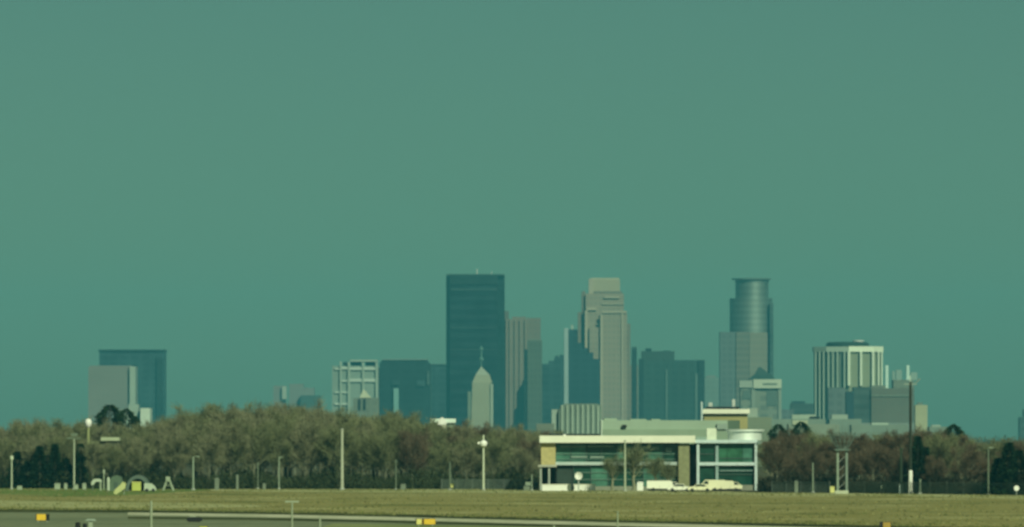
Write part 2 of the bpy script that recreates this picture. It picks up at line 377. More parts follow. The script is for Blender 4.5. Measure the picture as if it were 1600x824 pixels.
t.part('finial', PALEW, [(892,896,508,515,4,12)])
# tan setback tower
t = Tower('setback_skyscraper', 'tan stone skyscraper with many setbacks and a blunt lighter crown', 'skyscraper', 950, 10300)
t.part('shaft', TAN, [(941,980,489,None,0,60)])
t.part('upper_shaft', TAN, [(915,975,459,None,8,56)])
t.part('crown', mat('crown_stone', (.27,.255,.18), .7, .06, .03), [(927,969,437,455,14,50)])
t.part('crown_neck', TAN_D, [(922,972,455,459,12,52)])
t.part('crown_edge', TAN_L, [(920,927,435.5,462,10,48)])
t.part('roof_slab', mat('roof_slab_stone', (.30,.30,.22), .7, .06, .03), [(924,968,434,437,16,48)])
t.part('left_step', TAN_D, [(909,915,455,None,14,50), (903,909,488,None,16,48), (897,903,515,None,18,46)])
t.each('setback_band', TAN_L, [(916,932,481,485,5,8), (932,941,505,508,5,8), (941,979,486,489.5,-2,0), (944,968,463,466,5,8), (941,975,474,476,6,8)])
t.part('left_pier', TAN_L, [(914,918,485,None,5,8)])
t.part('edge_pier', TAN_L, [(938,941.5,492,None,-3,0)])  # sunlit left edge of the shaft, put in as a lighter stone strip
t.part('centre_pier', TAN_L, [(971,973.5,490,None,-2,0)])
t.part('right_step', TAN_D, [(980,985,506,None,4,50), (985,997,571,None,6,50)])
t.part('front_block', TAN, [(921,938,512,None,2,8)])
# dark broad
t = Tower('flat_dark_tower', 'broad dark teal block with a raised roof box, right of the tan setback skyscraper', 'tower', 1050, 9700)
t.part('wall', mat('green_dark_wall', (.026,.052,.052), .4, .15, .02, .25, 0, (9, 11, (.014,.03,.03), .45)), [(999,1099,563,None,0,60)])
t.part('penthouse', mat('penthouse_dark', (.024,.045,.042), .5, .1, .03), [(1003,1054,549,563,8,50)])
t.part('roof_plant', G_EDGE, [(1009,1018,544.5,549,12,30), (1036,1048,548,549.5,12,30)])
t.each('edge_pier', mat('dim_edge_pier', (.075,.12,.115), .5, .1, .03), [(1040,1043,578,None,-2,0), (1086,1090,584,None,-2,0)])
t.part('parapet', G_EDGE, [(998,1006,561,None,-1.5,0), (1091,1101,563,None,-3,57)])
t = Tower('slim_stair_tower', 'slim dark sliver of a tower between the tan setback skyscraper and the broad dark block', 'tower', 991, 10000)
t.part('wall', G_EDGE, [(987,995,545,None,0,20)]); t.part('cap', G_SOFT, [(987.5,994.5,542,545,2,18)])
t = Tower('faint_office_block', 'faint pale block between the broad dark block and the rounded skyscraper', 'building', 1112, 11600)
t.part('wall', mat('faint_wall', (.12,.17,.155), .7, .1, .03, .3, 0, (8, 8, (.09,.13,.12), .4)), [(1098,1127,590,None,0,50)])
t.part('penthouse', GREYW, [(1104,1118,587,590,8,30)])
# rounded skyscraper
D = 10200
t = Tower('rounded_skyscraper', 'skyscraper with a curved glass front, stepped top and thin flat crown ring', 'skyscraper', 1176, D)
CYL = mat('curved_glass', (.22,.28,.26), .44, .08, .02, .5, .72, (8, None, (.13,.17,.16), .4))
def cyl(tt, name, m, x0, x1, yt, yb, squash=1.0, sides=24, dy=0):
    mb = MB(); cx = (tt.x(x0)+tt.x(x1))/2; r = (tt.x(x1)-tt.x(x0))/2
    pts = [(cx+r*math.cos(2*math.pi*k/sides), dy+r+r*squash*math.sin(2*math.pi*k/sides)) for k in range(sides)]
    mb.prism(pts, tt.z(yb), tt.z(yt)); o = mb.build(name, m, tt.root)
    for p in o.data.polygons: p.use_smooth = True
    o.data.set_sharp_from_angle(angle=R(38)); return o
cyl(t, 'upper_drum', CYL, 1150, 1202, 437, 466, dy=4)
cyl(t, 'drum', CYL, 1141, 1208, 466, None)
cyl(t, 'crown_ring', mat('crown_ring_metal', (.08,.11,.10), .6, .1, .03), 1144, 1206, 434.8, 436.8)
t.each('crown_post', G_EDGE, [(1149,1151,437,441,6,8), (1200,1202,437,441,6,8)])
t.part('left_wing', BLUEG, [(1125,1150,519,None,-3,40)])
t.part('lower_block', mat('dim_lower_wall', (.12,.125,.105), .6, .08, .03, .3, 0, (8, None, (.07,.08,.07), .5)), [(1150,1171,519,None,-5,10)])
t.part('front_bay', mat('greyish_front_bay', (.165,.165,.13), .7, .06, .03, .3, 0, (8, None, (.14,.145,.12), .5)), [(1171,1199,520,None,-6,10)])
0 and t.part('light_strip', mat('light_vertical_strip', (.17,.205,.175), .5, .06, .03), [(1171,1188,446,520,-4,6)])
t.part('right_wing', G_SOFT, [(1203,1208.5,474,None,2,40)])
# courthouse like block
t = Tower('pyramid_roofed_building', 'pale building with a white band and a low dark pyramid roof before the rounded skyscraper', 'building', 1188, 8600)
t.part('wall', mat('banded_wall', (.155,.185,.15), .7, .12, .03, .3, 0, (10, 14, (.07,.09,.085), .5)), [(1157,1219,606,None,0,40)])
t.part('white_band', mat('white_band_stone', (.25,.30,.26), .6, .06, .03), [(1155,1177,595,606,-2,40)])
t.part('bright_band', mat('bright_band_stone', (.37,.42,.34), .6, .06, .03), [(1177,1221,593,607,-4,40)])
t.part('band_window', MID, [(1192,1214,599,601.5,-4.6,-4)])
t.part('roof', mat('dark_slate_roof', (.025,.05,.045), .7, .1, .03), [('p', [(1170,4),(1212,4),(1212,34),(1170,34)], 586, 593, [(1178,10),(1206,10),(1206,28),(1178,28)]), ('p', [(1179,11),(1205,11),(1205,27),(1179,27)], 574, 586, [(1186,17),(1190,17),(1190,20),(1186,20)])])
t.each('window', mat('dim_window_wall', (.075,.11,.10), .5, .1, .03), [(1160,1172,610,624,-.8,0), (1198,1214,610,634,-.8,0)])
t.part('pilaster', mat('dim_pilaster', (.185,.225,.19), .7, .08, .03), [(1174,1180,607,None,-2,0), (1216,1221,607,None,-2,0)])
t = Tower('low_dark_building', 'low dark teal building between the pyramid roofed building and the ribbed octagonal tower', 'building', 1254, 9000)
t.part('wall', G_SOFT, [(1236,1273,631,None,0,40)]); t.part('penthouse', G_TEAL, [(1238,1258,627,631,6,30)])
t.part('annex', BLUEG, [(1218,1240,640,None,-5,30)])
# ribbed octagon tower
D = 8200
t = Tower('ribbed_octagonal_tower', 'octagonal tower with white vertical ribs, white cap band and dark round roof', 'tower', 1326, D)
oc = [(1326,-2),(1379,16),(1379,44),(1340,62),(1294,62),(1274,44),(1274,18)]
def octo(grow):
    f = [(1292-grow*.6,-grow*.5),(1326,-grow*.5-5),(1364,-grow*.5),(1379+grow,12),(1379+grow,44),(1362,58),(1292,58),(1274-grow,44),(1274-grow,12)]
    return f
t.part('wall', mat('ribbed_infill_lit', (.17,.20,.14), .7, .08, .03, .3, 0, (7, None, (.17,.19,.11), .4)), [('p', [(1326,-5),(1364,0),(1379,12),(1379,44),(1362,58),(1326,58)], 550, None)])
t.part('shaded_wall', mat('ribbed_infill_shaded', (.10,.13,.11), .7, .1, .03), [('p', [(1274,12),(1292,0),(1325.9,-5),(1325.9,58),(1292,58),(1274,44)], 550, None)])  # left facets: shade put into a darker copy of the infill
t.part('cap', mat('cap_white_lit', (.60,.68,.55), .6, .05, .03), [('p', [(1326,-8),(1365,-3),(1381,11),(1381,45),(1362,60),(1326,60)], 541.5, 550)])
t.part('shaded_cap', mat('cap_white_shaded', (.27,.34,.29), .6, .05, .03), [('p', [(1272,11),(1291,-3),(1325.9,-8),(1325.9,60),(1291,60),(1272,45)], 542, 550)])  # left half of the same cap band, its shade put into the colour
RIB = mat('rib_white_lit', (.52,.60,.50), .6, .05, .03); RIB_SHADED = mat('rib_white_shaded', (.26,.33,.28), .6, .05, .03)  # one rib paint in a sunlit and a shaded colour
def surf(px):
    f = [(1274,12),(1292,0),(1326,-5),(1364,0),(1379,12)]
    for (a, b), (c, d) in zip(f, f[1:]):
        if a <= px <= c: return b+(d-b)*(px-a)/(c-a)
    return 12
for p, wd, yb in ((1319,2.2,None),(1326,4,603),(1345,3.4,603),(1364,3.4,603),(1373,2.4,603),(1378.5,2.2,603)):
    t.part('rib', RIB if p > 1320 else RIB_SHADED, [(p-wd/2, p+wd/2, 550, yb, surf(p)-5, surf(p)+3)], parent=t.get('wall'))
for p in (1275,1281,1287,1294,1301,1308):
    t.part('rib', RIB_SHADED, [(p-1.0, p+1.0, 550, None, surf(p)-4, surf(p)+3)], parent=t.get('shaded_wall'))
mb = MB(); cx = t.x(1326); mb.lathe([(t.x(1359)-cx, t.z(541.5)), (t.x(1360)-cx, t.z(537)), (t.x(1356)-cx, t.z(534.5)), (t.x(1346)-cx, t.z(534))], cx, 28, 24); mb.build('roof_drum', mat('dark_roof_drum', (.018,.035,.028), .7, .1, .03), t.root)
mb = MB(); mb.lathe([(6, t.z(534)), (6, t.z(531.5)), (4, t.z(531))], t.x(1343), 28, 12); mb.build('roof_hatch', STEEL, t.root)
# front hospital like
t = Tower('broad_front_block', 'broad grey block with a dark slot, hiding the foot of the octagonal tower', 'building', 1360, 7400)
t.part('left_wing', BLUEG, [(1294,1321,606,None,0,40)])
t.part('slot', mat('slot_blue', (.012,.035,.05), .5, .1, .05), [(1322,1334,612,None,-2,30)])
t.part('centre_wing', G_SOFT, [(1334,1361,605,None,-1,40)])
t.part('right_wing', mat('grey_tan_wing', (.10,.105,.085), .7, .12, .03, .3, 0, (8, 9, (.09,.10,.085), .4)), [(1361,1428,607,None,-4,40)])
t.part('parapet', MID, [(1361,1384,602.5,607,0,36), (1396,1428,594,607,0,36)])
t.part('floor_band', MID, [(1361,1420,617,620,-5,-4)])
t.part('base', mat('pale_base_wall', (.17,.20,.18), .7, .1, .05), [(1330,1428,661,None,-8,-5)])
t.each('roof_stack', mat('pale_stack', (.46,.62,.58), .6, .06, .05), [(1384,1388.5,571,607,6,14), (1417,1421.5,571,594,6,14)])
t.part('roof_stack', mat('dim_stack', (.19,.27,.25), .6, .06, .05), [(1395,1399,580,594,8,16), (1401,1410,578,594,10,20), (1424,1434,582,594,10,20)])
t = Tower('cream_tower_block', 'cream coloured block at the right end of the skyline, behind the dark utility pole', 'building', 1440, 7900)
t.part('wall', mat('cream_block', (.34,.345,.21), .7, .08, .03, .3, 0, (8, 8, (.29,.30,.19), .3)), [(1430,1449,633,None,0,30)])
t.part('penthouse', MID, [(1434,1442,629,633,5,20)])
t = Tower('hazy_block', 'hazy dark building cut by the right edge of the frame', 'building', 1606, 9000)
t.part('wall', G_SOFT, [(1594,1625,652,None,0,40)]); t.part('penthouse', G_SOFT, [(1600,1620,640,652,6,30)])

# ---------------------------------------------------------------- midground buildings
def lowb(name, label, px0, px1, yt, D, m, extra=(), depth=25):
    t = Tower(name, label, 'building', (px0+px1)/2, D)
    t.part('wall', m, [(px0, px1, yt, None, 0, depth)])
    for nm, mm, bxs in extra: t.part(nm, mm, bxs)
    return t
CORR = mat('corrugated_grey', (.26,.33,.29), .7, .12, .08)
t = Tower('ribbed_arena_building', 'grey building with pale vertical ribs and rounded roof corners behind the glass fronted building', 'building', 900, 4200)
mb = MB(); mb.extrude_y([(t.x(873), 0), (t.x(940), 0), (t.x(940), t.z(634)), (t.x(933), t.z(631)), (t.x(884), t.z(631)), (t.x(876), t.z(634)), (t.x(873), t.z(642))], 0, 30); mb.build('wall', mat('rib_back', (.13,.175,.15), .7, .12, .05), t.root)
t.part('wing', CORR, [(862,873,640,None,3,25)])
t.each('rib', mat('rib_grey', (.30,.38,.32), .7, .08, .05), [(p, p+2.6, 633+(p > 928)*2, None, -1.2, 0) for p in (877,885,893,901,909,917,925,933)], t.get('wall'))
t.part('low_annex', MID, [(838,866,662,None,-4,10)])
t = Tower('long_grey_hangar', 'long pale grey green hangar with a notched roofline behind the glass fronted building', 'hangar', 1038, 2300)
HANG = mat('hangar_cladding', (.285,.37,.29), .7, .08, .12, .3, 0, None, (1,1,.6))
t.part('wall', HANG, [(940,1137,657,None,0,40)])
t.part('lower_wall', mat('hangar_lower', (.235,.31,.23), .7, .08, .12), [(942,1137,671,None,-.35,0)])
t.part('roof_step', HANG, [(944,964,654,657,3,30), (985,1010,655,657,3,30), (1018,1032,655.2,657,3,30)])
t.part('wall_light', BLACK, [(972,979,664,668.5,-1.2,-.35)])
t.part('gable_frame', mat('frame_white', (.45,.53,.45), .6, .06, .2), [(939,941.5,656,None,-.7,2)])
t.part('end_bay', CORR, [(1120,1136,662,671,-1.0,0)])
t = Tower('cream_roofed_building', 'ochre building under a bright cream flat roof, above the hangar right end', 'building', 1134, 2600)
t.part('wall', mat('ochre_wall', (.30,.27,.12), .8, .12, .15), [(1100,1168,647,None,0,25)])
t.part('roof', CREAM, [(1098,1171,639.5,646.5,-1.5,26)])
t.part('recess', mat('green_recess', (.09,.13,.09), .8, .1, .2), [(1136,1156,657,None,-.5,0)])
t.part('roof_plant', DARK, [(1104,1156,635.5,639.5,6,18)])
t.part('vent', STEEL, [(1108,1114,629,635.5,8,12), (1145,1150,624,635.5,8,12)])
mb = MB(); mb.tube([(t.x(1096),-2,0), (t.x(1096),-2,t.z(628))], .35); mb.build('flue', PALEFRAME, t.root)
PGREEN = mat('pale_green_roofing', (.155,.205,.175), .7, .1, .08)
lowb('low_warehouse', 'small grey green block just right of the cream roofed building', 1168, 1206, 652, 3300, mat('dull_green_wall', (.15,.19,.14), .7, .1, .1), [('roof_edge', CORR, [(1168,1184,638,652,2,14)])])
lowb('low_warehouse', 'long pale warehouse roof rising over reddish trees, in front of the low dark building', 1205, 1290, 655, 5200, PGREEN, [('roof_ridge', mat('pale_ridge', (.28,.35,.29), .7, .1, .08), [(1238,1274,648,655,5,20)]), ('dark_gap', DARK, [(1266,1281,651,655,2,5)])])
lowb('low_warehouse', 'pale blocky warehouse with a cream front over the reddish trees', 1232, 1312, 663, 4200, mat('pale_front', (.19,.235,.19), .7, .1, .08), [('cream_front', mat('cream_front_wall', (.33,.37,.27), .7, .1, .08), [(1238,1262,657,664,-1,10)])])
lowb('low_warehouse', 'pale stepped warehouse behind the twin legged tower', 1296, 1346, 655, 5600, PGREEN, [('upper_storey', PALEW, [(1300,1325,648,655,4,20)])])
lowb('low_warehouse', 'long low pale roof below the broad grey block, left of the dark utility pole', 1330, 1418, 664, 5000, PGREEN, [('bright_roof', mat('bright_roofing', (.33,.42,.36), .7, .1, .08), [(1362,1388,661,664,2,20)])])
lowb('low_warehouse', 'small pale roof peeping over trees right of the cream block', 1452, 1480, 667, 5000, PGREEN, [('roof_ridge', CORR, [(1456,1470,664,667,3,14)])])
t = Tower('white_gabled_house', 'small bright house with a white gable and long low roof amid treetops', 'house', 692, 2300)
t.part('wall', mat('house_wall', (.20,.27,.22), .7, .1, .3), [(673,711,661,None,0,12)])
t.part('roof', mat('bright_white_roof', (.62,.72,.66), .6, .06, .3), [(672,712,654.5,661,-.8,12.8)])
mb = MB(); mb.extrude_y([(t.x(683), t.z(664)), (t.x(698), t.z(664)), (t.x(697), t.z(657)), (t.x(691), t.z(652)), (t.x(685), t.z(657))], -2.2, 8); mb.build('gable', WHITE, t.root)
t.part('porch', mat('cream_porch', (.60,.60,.48), .6, .06, .3), [(690,697,664,676,-2,0)])
t = Tower('flat_roofed_shed', 'shed with a pale flat roof, half hidden in the wood at left', 'shed', 173, 1560)
t.part('roof', mat('pale_shed_roof', (.36,.41,.28), .6, .08, .3), [(158,187,683.5,689,-1,5)]); t.part('wall', MID, [(161,185,689,None,0,4)])
t.part('lean_to', mat('lean_to_green', (.17,.20,.10), .7, .1, .3), [(140,160,690,None,0,4)])
t = Tower('white_topped_tank', 'slim water tank with a round white head above trees at left', 'water tank', 138, 1590)
mb = MB(); mb.lathe([(.3, t.z(668)), (.65, t.z(665)), (.72, t.z(659)), (.5, t.z(655.5)), (.1, t.z(654.5))], 0, 0, 12); mb.build('tank', WHITE, t.root, True)
mb = MB(); mb.lathe([(.38, 0), (.28, t.z(668))], 0, 0, 8); mb.build('stem', mat('olive_stem', (.26,.28,.13), .7, .1, .8), t.root, True)

# ---------------------------------------------------------------- trees
def bare_tree_meshes(seed, H, W, twigs, first=.22, up=.55):
    """returns trunk MB, crown MB: tapered trunk and limbs; thin crossing twigs filling the crown"""
    rd = random.Random(seed); tr = MB(); cr = MB()
    lean = rd.uniform(-.05, .05)
    pts = [(0,0,-.2)]; n = 5
    for i in range(1, n+1): pts.append((lean*H*i/n+rd.uniform(-.15,.15), rd.uniform(-.15,.15), H*.62*i/n))
    tr.tube(pts, [.30-.045*i for i in range(n+1)], 6)
    ends = []
    nl = rd.randint(9, 13)
    for k in range(nl):
        h = H*(first+(.62-first)*k/nl); f = h/(H*.62); seg = min(n-1, int(f*n)); a = Vector(pts[seg]); b = Vector(pts[seg+1]); base = a.lerp(b, f*n-seg)
        ang = k*2.4+rd.uniform(-.4,.4); ln = W*.5*rd.uniform(.7,1.05)*(1-.35*abs(f-.45)); rise = up+.9*f
        dirv = Vector((math.cos(ang), math.sin(ang), rise)).normalized(); L = ln*1.25
        mid = base+dirv*L*.5+Vector((0,0,-.03*L)); end = base+dirv*L+Vector((0,0,.12*L))
        if end.z > H*.97: end.z = H*.97
        tr.tube([base, mid, end], [.10, .065, .03], 4, False); ends += [(base, mid, end)]
        for q in range(3):
            f2 = rd.uniform(.35,.95); p0 = base.lerp(end, f2); d2 = (dirv+Vector((rd.uniform(-.8,.8), rd.uniform(-.8,.8), rd.uniform(.1,.8)))).normalized()
            p1 = p0+d2*rd.uniform(1.2,2.4); tr.tube([p0, p1], [.045,.02], 3, False); ends.append((p0, p0.lerp(p1,.5), p1))
    top = Vector(pts[-1])
    for q in range(6):
        d = Vector((rd.uniform(-.6,.6), rd.uniform(-.6,.6), 1)).normalized(); e = top+d*H*rd.uniform(.25,.36); tr.tube([top, top.lerp(e,.5), e], [.06,.04,.02], 3, False); ends.append((top, top.lerp(e,.5), e))
    for i in range(twigs):
        a, b, c = rd.choice(ends); f = rd.random()**.6; p = (a.lerp(b, f*2) if f < .5 else b.lerp(c, f*2-1))
        p = p+Vector((rd.gauss(0,.35), rd.gauss(0,.35), rd.gauss(0,.3)))
        out = Vector((p.x, p.y, 0)); out = out.normalized() if out.length > .1 else Vector((0,0,0))
        d = (out*.5+Vector((rd.uniform(-.8,.8), rd.uniform(-.8,.8), rd.uniform(.2,1.3)))).normalized()
        L = rd.uniform(.5,1.25); wv = d.cross(Vector((rd.uniform(-1,1), rd.uniform(-1,1), rd.uniform(-.3,.3)))).normalized()*rd.uniform(.022,.045)
        n0 = len(cr.v); e = p+d*L; cr.v += [tuple(p-wv), tuple(p+wv), tuple(e)]; cr.f.append((n0, n0+1, n0+2))
    return tr, cr

def conifer_meshes(seed, H, W, round_=False):
    rd = random.Random(seed); tr = MB(); cr = MB(); tr.tube([(0,0,-.2), (0,0,H*.5), (0,0,H*.95)], [.22,.14,.04], 6)
    for i in range(2600):
        f = rd.random(); zz = H*(.06+.94*f)
        rr = W*.5*((1-f)**.8+.04) if not round_ else W*.5*math.sqrt(max(0, 1-(2*f-1)**2))
        rr *= .78+.3*math.sin(f*26+seed)*rd.random(); a = rd.uniform(0, 6.283); q = rr*rd.uniform(.45,1.05)
        p = Vector((q*math.cos(a), q*math.sin(a), zz-.12*q)); d = Vector((math.cos(a), math.sin(a), rd.uniform(-.5,.3))).normalized()
        L = rd.uniform(.35,.8); wv = d.cross(Vector((rd.uniform(-1,1), rd.uniform(-1,1), rd.uniform(-1,1)))).normalized()*rd.uniform(.08,.2)
        n0 = len(cr.v); cr.v += [tuple(p-wv), tuple(p+wv), tuple(p+d*L)]; cr.f.append((n0, n0+1, n0+2))
    return tr, cr

PROTO = {}
def make_protos():
    for fam, twm, bk in (('tan', TWIG, BARK), ('olive', TWIG2, BARK), ('red', TWIG3, BARK)):
        for i in range(4):
            Wd = [8.5, 7.5, 9.5, 6.5][i]
            tr, cr = bare_tree_meshes(100+i*7+len(fam), 12.0, Wd, 5200)
            PROTO[fam, i] = (tr.mesh('trunk', bk), cr.mesh('crown', twm))
    for i in range(3):
        tr, cr = conifer_meshes(50+i, 10.0, [4.6, 5.4, 3.8][i]); PROTO['con', i] = (tr.mesh('trunk', BARK), cr.mesh('foliage', NEEDLE))
    tr, cr = conifer_meshes(60, 8.0, 7.0, True); PROTO['round', 0] = (tr.mesh('trunk', BARK), cr.mesh('foliage', NEEDLE))
    for i in range(2):
        tr, cr = bare_tree_meshes(300+i, 7.0, 4.0, 1500, .3, .9); PROTO['small', i] = (tr.mesh('trunk', BARK_PALE), cr.mesh('crown', TWIG2))
make_protos()
HT = {'tan': 12.0, 'olive': 12.0, 'red': 12.0, 'con': 10.0, 'round': 8.0, 'small': 7.0}
NM = {'tan': 'bare_tree', 'olive': 'bare_tree', 'red': 'bare_tree', 'con': 'conifer_tree', 'round': 'evergreen_tree', 'small': 'young_bare_tree'}
def tree(fam, i, x, y, h, label, group, rz=None, wide=1.0, z=0.0):
    s = h/HT[fam]; o = empty(NM[fam], (x, y, z), random.uniform(0, 6.28) if rz is None else rz)
    o.scale = (s*wide, s*wide, s); tag(o, label, 'tree', group)
    a, b = PROTO[fam, i]; inst('trunk', a, o); inst('foliage' if fam in ('con', 'round') else 'crown', b, o)
    return o

PROF = [(-260,655), (-60,657), (0,657), (60,656), (130,654), (160,657), (190,664), (232,662), (250,647), (300,638), (360,633), (400,631), (450,629), (500,631), (545,637), (600,642), (650,648), (690,660), (740,665), (800,662),
        (840,668), (900,676), (1180,676), (1210,668), (1250,668), (1290,672), (1330,676), (1380,672), (1430,676), (1450,670), (1470,668), (1500,668), (1515,686), (1545,694), (1570,690), (1600,684), (1660,680), (2000,676)]
def prof(px):
    for (a, b), (c, d) in zip(PROF, PROF[1:]):
        if a <= px <= c: return b+(d-b)*(px-a)/(c-a)
    return PROF[-1][1]
SECT = [(-220, 30, 'at the left frame edge, around the round headed post', ('tan','tan','olive')),
        (30, 116, 'among the conifers left of the tall lamp post', ('tan','tan','olive')),
        (116, 200, 'behind the white canopy and the round tank', ('tan','olive')),
        (200, 302, 'between the arched hangar and the hooked post', ('tan','olive')),
        (302, 403, 'right of the hooked grey post', ('olive','tan')),
        (403, 470, 'under the faint stepped building', ('olive','tan')),
        (470, 535, 'just left of the thick pale mast', ('olive','tan')),
        (535, 618, 'just right of the thick pale mast', ('olive','olive','tan')),
        (618, 703, 'left of the white gabled house', ('olive','red','olive')),
        (703, 756, 'just left of the white lamp mast', ('red','olive','tan')),
        (756, 850, 'between the white lamp mast and the ochre end wall', ('red','olive','tan')),
        (850, 943, 'behind the left half of the glass fronted building', ('red','olive')),
        (943, 1212, '', ()),
        (1212, 1255, 'right beside the glass fronted building', ('red','red','red','red','olive')),
        (1255, 1316, 'just left of the twin legged tower', ('red','red','red','red','olive')),
        (1316, 1422, 'between the twin legged tower and the dark utility pole', ('red','red','red','red','olive')),
        (1422, 1544, 'between the dark utility pole and the dim post', ('red','red','red','olive')),
        (1544, 1960, 'around the last conifers at the right edge', ('red','red','red','olive'))]
def section(px):
    for s in SECT:
        if s[0] <= px < s[1]: return s
rd = random.Random(5)
n_tree = 0
for row in range(6):
    dpx = [44, 42, 42, 40, 40, 40][row]; px = -170+rd.uniform(0, 20)
    while px < 1860:
        px += dpx*rd.uniform(.75, 1.25); s = section(px)
        if not s: break
        if not s[3] or (835 < px < 1200 and row < 3): continue
        y = base_y(px)+9+row*13+rd.uniform(-4, 4)
        if 835 < px < 1200: y += 50
        yt = prof(px)+rd.uniform(-3, 17)+6*math.sin(px*.045+row)*(row < 4)+(0 if row > 2 else (22-7*row))
        if 1180 < px < 1700: yt += rd.uniform(0, 8)
        if px < 120: yt += 3
        if 105 < px < 215: yt = max(yt, 691+rd.uniform(0, 6))
        h = Z(yt, y); fam = rd.choice(s[3]); ti = rd.randrange(4); kind = ('rounded', 'slender', 'broad', 'narrow')[ti]+' '+{'tan': 'tan', 'olive': 'olive', 'red': 'reddish'}[fam]
        where = 'tree in front,' if row < 2 else 'tree further back,'
        tree(fam, ti, X(px, y), y, h, '%s %s %s' % (kind, where, s[2]), '%s %s' % ('front row trees' if row < 2 else 'back row trees', s[2]), rd.uniform(0, 6.28), rd.uniform(.95, 1.2)*(12/h)**.35); n_tree += 1
for px in (96, 112, 128, 150, 168, 186, 205, 222):
    y = 1622+rd.uniform(-10, 14); yt = prof(px)+rd.uniform(0, 6)
    tree(rd.choice(('tan', 'olive')), rd.randrange(4), X(px, y), y, Z(yt, y), 'bare tree standing behind the round tank and the flat roofed shed', 'bare trees behind the tank and shed', rd.uniform(0, 6.28), 1.1)
# second wood further off
for row in range(2):
    px = -160
    while px < 1850:
        px += rd.uniform(42, 66)
        y = 2050+row*260+rd.uniform(-60, 60); s = section(px)
        if not s: break
        yt = prof(px)+rd.uniform(4, 14); h = Z(yt, y)
        if 840 < px < 1190: h = Z(692, y)
        side = 'left' if px < 850 else 'right'
        tree(rd.choice(('tan','olive','red') if px < 850 else ('red','olive')), rd.randrange(4), X(px, y), y, h,
             'hazier bare tree of the distant belt, %s of the glass fronted building' % side, 'trees of the distant belt, %s side' % side, rd.uniform(0, 6.28), 1.15)
# conifers
for k, (px, yt, i, dy, wd, lab) in enumerate([
        (62, 697, 0, 3, 1.0, 'dark conifer among the left wood, tallest left of the pale lamp post'),
        (86, 694, 2, 4, 1.0, 'narrow dark conifer close to the left side of the tall lamp post'),
        (27, 706, 1, 5, 1.0, 'dark conifer beside the short white post near the left edge'),
        (103, 716, 1, 5, .9, 'short broad dark conifer low beside the tall lamp post'),
        (126, 694, 2, 4, 1.0, 'slender dark conifer right beside the tall lamp post, before the water tank'),
        (44, 720, 1, 2, 1.0, 'low dark conifer between the short white post and the tallest left conifer'),
        (1434, 682, 0, 6, .95, 'tall dark conifer directly behind the white sleeved utility pole'),
        (1446, 700, 1, 8, .9, 'broad dark conifer right beside the tallest conifer at the utility pole'),
        (1576, 692, 0, 5, 1.1, 'pointed dark conifer near the right edge, left of the white globe'),
        (1592, 704, 1, 6, 1.1, 'broad dark conifer behind the white globe at the right edge'),
        (1560, 716, 1, 4, 1.0, 'lowest of the three dark conifers near the right edge')]):
    y = base_y(px)+dy; tree('con', i, X(px, y), y, Z(yt, y), lab, None, None, wd*10/Z(yt, y)*1.1)
for px, yt, D, lab in ((172, 634, 1750, 'large round dark evergreen rising above the left wood'), (197, 640, 1760, 'smaller dark evergreen close beside the large round one over the left wood'),
        (1216, 664, 1800, 'dark rounded evergreen top right of the silver roof drum'), (1252, 660, 1850, 'dark evergreen top below the pale warehouses, among reddish trees'), (1490, 664, 1560, 'narrow dark evergreen top in the wood between utility pole and right edge')):
    h = Z(yt, D); tree('round', 0, X(px, D), D, h, lab, None, None, .62 if px != 172 else .68)
# young trees before the building
for px, yt, D, i, lab in ((957, 716, 1440, 0, 'young bare tree before the glass front, left of the pale pole there'), (990, 700, 1438, 1, 'young bare tree touching the right of the pole before the glass front'),
        (1024, 716, 1442, 0, 'young bare tree before the glass front, above the small white vehicle'), (1045, 726, 1440, 1, 'smallest young bare tree, just left of the ochre pier'),
        (1205, 700, 1430, 1, 'young bare tree at the right corner of the glass fronted building'), (1266, 722, 1418, 0, 'young olive tree standing forward of the reddish wood'),
        (1232, 716, 1422, 1, 'young bare tree midway between building corner and the twin legged tower')):
    tree('small', i, X(px, D), D, Z(yt, D), lab, None, None, 1.15)

# undergrowth: nobody could count it
def undergrowth(name, label, x0, x1, n, hmax, m, seed):
    rd = random.Random(seed); mb = MB()
    for i in range(n):
        px = rd.uniform(x0, x1); y = base_y(px)+rd.uniform(1.5, 26); x = X(px, y)
        h = hmax*(.4+.6*rd.random())*(.75+.25*math.sin(x*.35+seed)); zz = rd.random()**1.2*h
        d = Vector((rd.uniform(-.8,.8), rd.uniform(-.8,.8), rd.uniform(.1,1.2))).normalized(); L = rd.uniform(.4,1.3)
        wv = d.cross(Vector((rd.uniform(-1,1), rd.uniform(-1,1), rd.uniform(-1,1)))).normalized()*rd.uniform(.05,.15)
        p = Vector((x, y, zz)); n0 = len(mb.v); mb.v += [tuple(p-wv), tuple(p+wv), tuple(p+d*L)]; mb.f.append((n0, n0+1, n0+2))
    o = mb.build(name, m); tag(o, label, 'undergrowth', None, 'stuff')
UND = mat('dark_undergrowth', (.040,.050,.024), .9, .35, .25, .1)
UND2 = mat('brown_undergrowth', (.035,.034,.022), .9, .35, .25, .1)
undergrowth('undergrowth', 'dark tangled brush at the foot of the left wood', -170, 842, 46000, 4.6, UND, 1)
undergrowth('undergrowth', 'brown brush at the foot of the reddish wood on the right', 1186, 1860, 34000, 4.4, UND2, 2)
